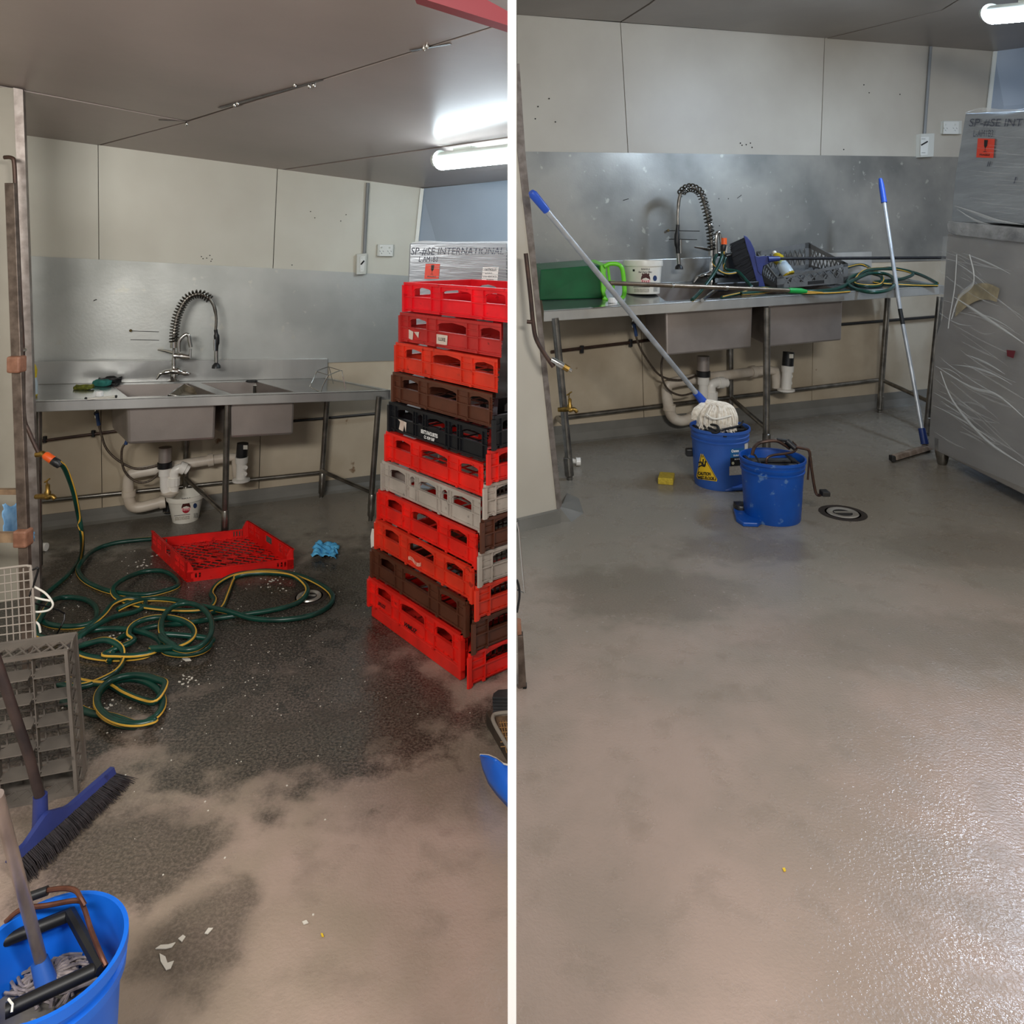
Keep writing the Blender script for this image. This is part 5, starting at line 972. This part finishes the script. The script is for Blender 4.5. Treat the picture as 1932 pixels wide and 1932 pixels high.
for i in range(6):
    for j in range(6): p, q = Bq((i+.15)/6, (j+.02)/6), Bq((i+.85)/6, (j+.02)/6); pl.prism([p, q, q+Zv*.06, q.lerp(p, .25)+Zv*.085, p.lerp(q, .25)+Zv*.085, p+Zv*.06], Y*.004)
b.build('divider_grid', M_gr2, t); pl.build('finger_plate', M_gr2, t, kind='stuff')
# bottle in rack
q0, q1 = P(1489, 520, 6.18), P(1459, 474, 6.30); bottle(q0, q1, .052, 'yellow detergent bottle leaning across the dish rack', M_bot)
MB().patch(lambda x, y: q0.lerp(q1, .34+.3*y)+V((.045*math.sin((x-.4)*1.8), -.052*math.cos((x-.4)*1.8)*.98, 0)), 0, 1, 0, 1, 6, 2).build('paper_label', mat('label_pale', (226, 226, 190), (120, 140, 60), 40, .6), bpy.data.objects['detergent_bottle.001'])
# broom lying on its side with black pole
t = thing('push_broom', 'navy push broom head propped up on the bench, its black pole pointing right', 'broom', tuple(BPR(1430, 545)))
Zb = 5.95; Pz = lambda x, y, o=0: P(x, y, Zb+o)
MB().prism([Pz(*q) for q in ((1403, 444), (1409, 446), (1416, 455), (1423, 470), (1428, 490), (1436, 515), (1444, 543), (1430, 542), (1424, 520), (1416, 490), (1408, 465))], Y*.06+X*.02).build('broom_head', M_navy, t, bevel=.005)
MB().prism([Pz(*q, -.005) for q in ((1424, 482), (1432, 484), (1452, 483), (1456, 494), (1440, 502), (1437, 520), (1430, 512))], Y*.05).build('head_bracket', M_navy, t, bevel=.004)
MB().tube([Pz(1448, 489), Pz(1470, 488, .02)], [.026, .020], 12).build('handle_socket', M_navy, t, smooth=True)
MB().tube([Pz(1470, 488, .02), P(1640, 487, 6.2), P(1792, 486, 6.42)], .0135, 10).build('broom_pole', mat('black_pole', (30, 30, 34), None, rough=.25), t, smooth=True)
b = MB(); rnd = random.Random(8); A_, B_ = (1404, 447), (1430, 541)
for i in range(900):
    f_ = rnd.random(); dx = -rnd.uniform(30, 40)*(1-.4*abs(f_-.3)) if f_ < .9 else -25; x0 = A_[0]+(B_[0]-A_[0])*f_; y0 = A_[1]+(B_[1]-A_[1])*f_; z_ = rnd.uniform(-.0, .06)
    s_, e_ = P(x0+3, y0, Zb+z_), P(x0+dx*.55-8+rnd.uniform(-2, 2), y0+16+rnd.uniform(-3, 3), Zb+z_*1.3); w_ = Zv*.0022; b.add([s_-w_, s_+w_, e_+w_, e_-w_], [(0, 1, 2, 3)])
b.build('bristles', mat('jet_bristle', (14, 14, 18), None, rough=.8), t, kind='stuff', nofix=True)
# black caddy with a bright clip behind the hose
t = thing('black_caddy', 'black plastic tub behind the hose on the bench', 'tub', tuple(BPR(1385, 540)))
MB().prism([P(x, y, 6.15) for x, y in ((1371, 478), (1396, 476), (1400, 528), (1374, 532))], Y*.14).build('tub_body', M_black, t, bevel=.01)
MB().tube([P(1371, 483, 6.13), P(1380, 481, 6.12), P(1384, 473, 6.12), P(1394, 474, 6.13)], .006, 8).build('clip', M_chrome, t, smooth=True)
t = thing('black_caddy', 'low black tray across the right sink bowl', 'tray', tuple(BPR(1380, 545)))
MB().prism([BPR(x, y)+Zv*.005 for x, y in ((1352, 552), (1432, 548), (1424, 538), (1356, 541))], Zv*.07).build('tray_body', M_black, t, bevel=.008)
t = thing('steel_bar', 'short steel bar lying over the left bowl edge', 'bar', tuple(BPR(1340, 560)))
MB().tube([BPR(1325, 572)+Zv*.02, BPR(1358, 551)+Zv*.04], .014, 10).build('bar', M_chrome, t, smooth=True)
# hose on the bench
RB = .0145; H_ = lambda L_: [bz(BPR, BPR(x, y))+Zv*(RB+h) for x, y, h in L_]
hose([P(1364, 474, 5.85), P(1362, 484, 5.85), P(1356, 500, 5.8), P(1343, 522, 5.7), P(1325, 546, 5.6), P(1306, 566, 5.42)], RB, 'green hose end rising to the orange connector', 3.1, .1)
hose([P(1352, 481, 5.95), P(1347, 492, 5.9), P(1349, 502, 5.88), P(1358, 511, 5.88), P(1372, 516, 5.88), P(1388, 514, 5.9)], RB*.9, 'short hose arc showing its yellow stripe beside the sprung tap', 1.5, .1)
hose([P(1369, 486, 5.97), P(1366, 496, 5.95), P(1370, 508, 5.95), P(1390, 512, 5.9), P(1400, 520, 5.85), P(1410, 532, 5.8), P(1418, 541, 5.75)], RB*.9, 'green hose curl in front of the black tub', 3.0, .2)
t = thing('hose_connector', 'orange hose connector standing up behind the bench items', 'connector', tuple(P(1366, 462, 5.85)))
MB().tube([P(1366, 449, 5.85), P(1366, 461, 5.85)], [.022, .023], 14).build('collar', M_orange, t, smooth=True); MB().tube([P(1366, 461, 5.85), P(1365, 465, 5.85), P(1364, 474, 5.85)], [.019, .024, .015], 14).build('grip_ring', M_black, t, smooth=True)
fp = [(1398, 558, 0), (1430, 554, 0), (1480, 549, .0), (1530, 553, 0), (1580, 548, 0), (1608, 538, .02), (1640, 530, .05), (1672, 531, .05), (1688, 540, .03), (1680, 551, .01), (1650, 555, .0), (1618, 550, 0), (1600, 541, .01), (1604, 531, .02), (1632, 524, .03), (1662, 529, .02), (1660, 541, .0), (1630, 543, .0), (1612, 536, 0), (1634, 524, .05), (1690, 519, .04), (1725, 522, .02), (1748, 529, .01), (1768, 538, .0)]
hose(H_(fp), RB, 'long green hose coiled on the right end of the loaded bench', 2.2, 1.3)
fp = [(1592, 521, .05), (1620, 514, .06), (1640, 516, .04), (1634, 524, .03), (1602, 527, 0), (1640, 522, .03), (1680, 519, .05), (1722, 525, .03), (1700, 532, .01), (1650, 536, 0), (1710, 541, 0), (1768, 542, 0)]
hose(H_(fp), RB*.95, 'looser hose loops behind the coil on the loaded bench', .6, .9)
fp = [(1362, 565, 0), (1395, 557, 0), (1440, 554, .03), (1500, 556, .0), (1560, 556, 0), (1602, 553, 0)]
hose(H_(fp), RB*.9, 'hose run with its yellow stripe up near the bench front edge', .8, .2)
# ---- floor: sponge, cap, bits
o = MB().prism([G(1241, 914), G(1270, 916), G(1273, 904), G(1245, 902)], Zv*.045).build('sponge', mat('yellow_sponge', (206, 180, 62), (180, 156, 50), 50, .9, bump=.5, bs=90), bevel=.006); tag(o, 'yellow kitchen sponge alone on the clean floor', 'sponge')
tag(MB().prism([p+Zv*.045 for p in (G(1241, 914), G(1270, 916), G(1270, 914), G(1242, 912))], Zv*.001).build('sponge_label_edge', MATS['yellow_sponge']), 'green scouring edge strip on the yellow sponge', 'sponge') if False else None
for W_, x, y, k, lab in ((0, 1087, 873, 1.4, 'white plastic pipe stub on the floor beside the left bench leg'), (1, 80, 1034, 1, 'white plastic pipe stub low beside the steel trim, dirty room')):
    c = G(x, y+6)+Zv*.022*k; t = thing('pipe_stub', lab, 'pipe', tuple(c)); MB().tube([c-X*.03*k+Y*.03, c+X*.005], .012*k, 12).build('stub', M_pvcw, t, smooth=True); MB().tube([c, c+X*.022*k], .021*k, 16).build('stub_cap', M_pvcw, t, smooth=True)
# ---- mop bucket with mop
def bucket(c, rb, rt, h, m, lab):
    t = thing('mop_bucket', lab, 'bucket', tuple(c)); f_ = lambda z: rb+(rt*.95-rb)*z
    MB().lathe([(rb*.98, 0), (rb, .01), (f_(.78), h*.78), (f_(.78)*1.03, h*.785), (f_(.8)*1.035, h*.81), (f_(.8)*1.0, h*.82), (f_(.86)*1.03, h*.865), (f_(.88)*1.035, h*.885), (f_(.88), h*.90), (f_(1), h*.95), (rt, h*.955), (rt, h), (rt*.95, h), (rt*.92, h*.93), (rb*.94, .012), (.001, .012)], c, Zv, 56).build('bucket_body', m, t, smooth=True)
    return t
M_b1 = mat('mid_blue_plastic', (52, 96, 176), (44, 86, 164), 6, .4); M_b2 = mat('deep_blue_plastic', (10, 78, 168), (8, 68, 150), 6, .4, c3=(84, 120, 172), s3=20, t3=.63)
c1_ = G(1358, 912); rb = 47*c1_.y/F; rt = 55.5*c1_.y/F; h1 = .385; t1 = bucket(c1_, rb, rt, h1, M_b1, 'blue mop bucket with a yellow wet floor sign, mop head on top')
S1 = surf(c1_, lambda z: rb+(rt*.95-rb)*(z/h1), 0, h1); tri = [(1323, 851), (1313, 903), (1356, 909)]
def rtri(k, o, m, nm):
    cx_, cy_ = sum(p[0] for p in tri)/3, sum(p[1] for p in tri)/3; b = MB(); n = 12; g_ = {}; T3 = [(cx_+(x-cx_)*k, cy_+(y-cy_)*k) for x, y in tri]; vs = []
    for i in range(n+1):
        for j in range(n+1-i):
            w0, w1, w2 = 1-(i+j)/n, i/n, j/n; g_[i, j] = len(vs); vs.append(S1(T3[0][0]*w0+T3[1][0]*w1+T3[2][0]*w2, T3[0][1]*w0+T3[1][1]*w1+T3[2][1]*w2, o))
    fs = []
    for i in range(n):
        for j in range(n-i):
            if (i in (0,) and j == n-1) or (j == 0 and i == n-1) or (i == 0 and j == 0): continue
            fs.append((g_[i, j], g_[i+1, j], g_[i, j+1]))
            if i+j < n-1: fs.append((g_[i+1, j], g_[i+1, j+1], g_[i, j+1]))
    b.add(vs, fs); b.build(nm, m, t1)
M_sy = mat('sign_yellow', (232, 190, 40), None, rough=.4)
rtri(1.0, .0015, M_sy, 'warning_sign'); rtri(.92, .0022, M_blk, 'warning_border'); rtri(.85, .0030, M_sy, 'warning_field')
ft = lambda x, y: S1(x, y, .0055)
M_rb = mat('dark_rusty_bar', (62, 48, 42), (84, 60, 48), 24, .45, .5)
MB().text('CAUTION', lambda x, y: ft(x, y+.07*(x-1315)), 1317, 1341, 896, 889.5, bold=.04).text('WET FLOOR', lambda x, y: ft(x, y+.07*(x-1315)), 1316, 1348, 903.5, 897.5, bold=.04).build('warning_text', M_blk, t1)
b = MB()
for a, c, w_ in (((1318, 873), (1322, 871), .8), ((1322, 871), (1325, 875), 1.1), ((1325, 877), (1330, 879), 1.8), ((1326, 876), (1327, 866), .8), ((1330, 879), (1331, 871), 1.0), ((1325, 877), (1318, 881), .9)): b.tube([S1(*a, .005), S1(*c, .005)], w_*.0045, 6)
b.ball(S1(1331.5, 871, .005), .006, 5); b.build('slipping_figure', M_blk, t1, smooth=True)
lf = lambda x0, y0, x1, y1, m, nm, o=.0015: MB().patch(lambda x, y: S1(x, y-.06*(x-1380)), 0, 0, 0, 0, 1, 1) and MB().patch(lambda x, y: S1(x, y-.07*(x-1378), o), x0, x1, y0, y1, 6, 4).build(nm, m, t1)
lf(1378, 847, 1408, 864, mat('label_blue', (30, 96, 150), None), 'product_label'); lf(1378, 864, 1408, 880, M_blk, 'product_label'); lf(1376, 880, 1408, 897, mat('label_cream', (206, 198, 184), (186, 178, 164), 90, .6), 'product_label')
lt = lambda x, y: S1(x, y-.07*(x-1378), .003)
MB().text('Oates', lt, 1380, 1394, 854, 848.5).text('DURACLEAN', lt, 1384, 1406, 861.5, 858.5).text('MOP BUCKET', lt, 1386, 1405, 868.5, 866).build('label_text', M_white, t1)
MB().add([S1(1383+2.6*math.cos(a), 874+3*math.sin(a), .003) for a in [i*math.pi/5 for i in range(10)]], [tuple(range(10))]).build('label_badge', mat('badge_cream', (220, 216, 180), None), t1)
lf(1405, 838, 1411, 850, M_whitepl, 'small_sticker', .002)
ctop = c1_+Zv*h1
for sg in (-1, 1): MB().cbox(ctop+Y*sg*.055-Zv*.03, X*.29, Y*.02, Zv*.05).build('wringer_frame', M_black, t1, bevel=.004)
for p, q in (((-.16, -.06), (-.16, .06)), ((.16, -.06), (.16, .06))): MB().tube([ctop+V((*p, -.02)), ctop+V((*q, -.02))], .014, 10).build('wringer_frame', M_black, t1, smooth=True)
f = lambda x, y, o=0: P(x, y, c1_.y-.07+o)
MB().tube(spline([f(1316, 793, .1), f(1322, 801, .02), f(1340, 808, -.06), (f(1353, 812, -.1)), f(1370, 809, -.1), f(1395, 803, -.03), f(1402, 795, .05)], 5), .007, 8).build('wringer_handle', M_black, t1, smooth=True)
MB().tube(spline([f(1330, 800), f(1352, 803, -.1), f(1356, 814, -.12), f(1345, 816, -.1), f(1330, 810, -.04)], 5), .008, 8).build('wringer_grip', M_black, t1, smooth=True)
lump('spout_foot', None, None, G(1394, 922)-Zv*.0, .14, .06, .018, M_b1, .1, 3, t1, rot=.1)
MB().cbox(P(1302, 853, c1_.y+.05), X*.06, Y*.05, Zv*.05).build('side_lug', M_black, t1, bevel=.008)
MB().cbox(S1(1368, 823, .004), X*.022, Y*.008, Zv*.012).build('handle_hinge', M_dark, t1, bevel=.002)
t = thing('mop', 'clean white string mop resting on the bucket, its alloy handle leaning on the wall', 'mop', tuple(f(1352, 800)))
ta, tb = P(1326, 757, c1_.y-.02), P(1002, 362, 4.03); dm = tb-ta
MB().tube([ta.lerp(tb, .045), ta.lerp(tb, .93)], .0165, 14).build('mop_handle', mat('alloy_pole', (196, 200, 204), (170, 174, 178), 10, .35, .4), t, smooth=True)
MB().tube([ta, ta.lerp(tb, .05)], [.028, .022], 14).build('blue_socket', mat('ferrule_blue', (40, 84, 190), None, rough=.4), t, smooth=True)
MB().tube([ta.lerp(tb, .925), ta.lerp(tb, .99), tb], [.022, .025, .017], 14).build('blue_grip', MATS['ferrule_blue'], t, smooth=True)
b = MB(); rnd = random.Random(21); Cm = P(1353, 789, c1_.y-.03); ap = P(1333, 758, c1_.y-.03); Rm = .128
for i in range(360):
    az = rnd.uniform(0, 2*math.pi); e_th = rnd.uniform(1.75, 2.15); rr = Rm*rnd.uniform(.90, 1.04); q = [ap+V((rnd.uniform(-.015, .02), rnd.uniform(-.02, .02), rnd.uniform(-.01, .01)))]
    for f_ in (.3, .6, .85, 1):
        th = e_th*f_; wv = rnd.uniform(-.05, .05); q.append(Cm+V((rr*math.sin(th)*math.sin(az+wv), -rr*.85*math.sin(th)*math.cos(az+wv), rr*.86*math.cos(th))))
    q.append(q[-1]+V((rnd.uniform(-.015, .015), rnd.uniform(-.015, .015), -rnd.uniform(.005, .03)))); b.tube(spline(q, 3), .0052, 5)
for i in range(60):
    q = [ap, P(1322+rnd.uniform(-3, 5), 766+rnd.uniform(-3, 3), c1_.y-.06), P(1312+rnd.uniform(-4, 6), 776+rnd.uniform(-5, 6), c1_.y-.08), P(1307+rnd.uniform(-2, 8), 787+rnd.uniform(-5, 5), c1_.y-.07)]; b.tube(spline(q, 4), .0055, 5)
b.build('mop_strands', mat('cotton_strands', (244, 238, 226), (214, 204, 188), 45, .9), t, smooth=True, kind='stuff')
MB().ball(Cm, .112, 10, (1, .85, .86)).build('mop_core', MATS['cotton_strands'], t, smooth=True)
MB().tube(spline([P(x, y, c1_.y-.16) for x, y in ((1332, 781), (1345, 790), (1362, 789), (1380, 784))], 5), .006, 6).build('mop_band', M_whitepl, t, smooth=True)
# ---- front bucket
c2_ = G(1457, 975); rb2 = 51*c2_.y/F; rt2 = 60.5*c2_.y/F; h2 = EY-(861-HY)*c2_.y/F; c2t = c2_+V((4*c2_.y/F, 0, h2)); t2 = bucket(c2_, rb2, rt2, h2, M_b2, 'darker scuffed blue mop bucket in front with rusty foot pedal lever')
g2 = lambda x, y, dh=0: P(x, y, (EY-h2-dh)*F/(y-HY))
f2 = lambda x, y, o=0: P(x, y, c2_.y+o)
MB().tube(spline([f2(1419, 859, -.04), f2(1423, 845, -.03), f2(1432, 836), f2(1450, 832), f2(1466, 832), f2(1478, 838), f2(1490, 846)], 5), .010, 8).build('bail_handle', M_rb, t2, smooth=True)
MB().tube(spline([f2(1446, 878, -.12), f2(1447, 865, -.12), f2(1458, 859, -.11), f2(1480, 856, -.08), f2(1498, 852, -.04), f2(1503, 843, 0), f2(1495, 834)], 5), .007, 8).build('wringer_handle', M_rb, t2, smooth=True)
MB().tube([f2(1484, 832, -.01), f2(1500, 846, -.03)], [.018, .015], 12).build('black_grip', M_black, t2, smooth=True)
MB().tube([f2(1466, 829), f2(1488, 832)], .008, 8).build('black_link', M_black, t2, smooth=True)
for dy in (-.055, .055): MB().tube([c2t+V((-.15, dy, -.045)), c2t+V((.14, dy, -.045))], .02, 14).build('wringer_roller', M_black, t2, smooth=True)
for dx in (-.145, .12): MB().cbox(c2t+V((dx, 0, -.04)), X*.02, Y*.20, Zv*.04).build('wringer_frame', M_black, t2, bevel=.004)
MB().tube([f2(1424, 858, -.06), f2(1435, 876, -.13)], .006, 8).build('wringer_strut', M_black, t2, smooth=True); MB().tube([f2(1482, 858, -.02), f2(1498, 872, -.10)], .006, 8).build('wringer_strut', M_black, t2, smooth=True)
MB().tube(spline([f2(1500, 843, -.02), f2(1515, 846, -.02), f2(1526, 850, -.02), f2(1529, 866, -.02), f2(1532, 890, -.02), f2(1538, 925, -.02), f2(1543, 934, -.03), f2(1550, 933, -.05), f2(1558, 932, -.06)], 5), .0085, 8).build('pedal_lever', M_rb, t2, smooth=True)
MB().tube([f2(1527, 862, -.01), f2(1524, 905, -.01)], .006, 8).build('lever_brace', M_rb, t2, smooth=True)
MB().cbox(f2(1556, 930, -.06), X*.045, Y*.06, Zv*.028).build('foot_pad', M_dark, t2, bevel=.006)
q = [G(1384, 966), G(1389, 985), G(1402, 994), G(1430, 995), G(1445, 985), G(1420, 955), G(1400, 958)]; MB().prism(q, Zv*.025).build('base_spout', M_b2, t2, bevel=.006)
lump('spout_lip', None, None, G(1399, 966), .045, .05, .028, M_black, .1, 6, t2)
# ---- squeegee
t = thing('squeegee', 'floor squeegee with an alloy pole leaning on the bench edge', 'squeegee', tuple(G(1718, 860)))
s0, s1 = P(1744, 838, 5.72), P(1661, 337, 6.55)
sp_ = [P(1661, 337, 6.36), P(1668, 381, 6.31), P(1698, 583, 6.05), P(1720, 700, 5.89), P(1740, 812, 5.74)]
MB().tube(sp_[1:], .0155, 12).build('squeegee_pole', MATS['alloy_pole'], t, smooth=True)
MB().tube([sp_[1]-(sp_[0]-sp_[1])*.03, sp_[0].lerp(sp_[1], .3), sp_[0]], [.024, .022, .015], 14).build('blue_grip', MATS['ferrule_blue'], t, smooth=True)
MB().tube([P(1698, 583, 6.05), P(1703.5, 612, 6.01)], .0165, 12).build('black_print', M_blk, t, smooth=True)
MB().tube([P(1739, 808, 5.74), P(1745, 838, 5.70)], [.026, .029], 14).build('blue_socket', mat('dark_socket', (28, 52, 110), None, rough=.4), t, smooth=True)
MB().tube([P(1745, 838, 5.70), P(1742, 848, 5.68)], .018, 12).build('head_neck', M_trim, t, smooth=True)
ha, hb_ = G(1685, 872)+Zv*.02, G(1755, 851)+Zv*.02; nrm = (hb_-ha).normalized().cross(Zv)
MB().prism([ha-nrm*.02, ha+nrm*.03, ha+nrm*.02+Zv*.035, ha-nrm*.01+Zv*.035], hb_-ha).build('squeegee_head', mat('head_alloy', (178, 160, 144), (120, 100, 84), 14, .4, .5), t, bevel=.003)
MB().prism([ha-nrm*.012-Zv*.02, ha+nrm*.002-Zv*.02, ha+nrm*.002+Zv*.02, ha-nrm*.012+Zv*.02], hb_-ha).build('rubber_blade', M_dark, t)
MB().cbox(ha-(hb_-ha).normalized()*.01+Zv*.01, X*.03, Y*.05, Zv*.04).build('end_plug', M_dark, t, bevel=.004)
# ---- left edge bits of the right room
t = thing('shelf_rack', 'grey rack foot at the left edge of the cleaned room beside the partition', 'rack', tuple(G(986, 1302)))
pa = G(987, 1300); f = lambda x, y: P(x, y, pa.y)
MB().prism([f(978, 1300), f(993, 1296), f(987, 1200), f(977, 1200)], Y*.035).build('post', M_rust, t, bevel=.002)
MB().prism([f(976, 1199), f(984, 1197), f(983, 1178), f(976, 1176)], Y*.04-Y*.0).build('clamp', MATS['rust_clamp'], t)
MB().prism([f(979, 1302), f(994, 1298), f(990, 1304), f(984, 1306)], Y*.035).build('foot', M_dark, t)
f = lambda x, y: P(x, y, 3.0)
t = thing('bent_wire', 'thin steel wire bracket at the left edge of the cleaned room', 'wire', tuple(f(980, 1100)))
MB().tube([f(976, 986), f(979, 1000), f(990, 1119), f(975, 1113)], .0035, 8).build('wire', M_chrome, t, smooth=True)
t = thing('bent_wire', 'black cable arc at the left edge beside the partition', 'cable', tuple(f(977, 1130)))
MB().tube(spline([f(975, 1094), f(979, 1108), f(980, 1125), f(977, 1145), f(975, 1155)], 4), .005, 8).build('cable', M_black, t, smooth=True)
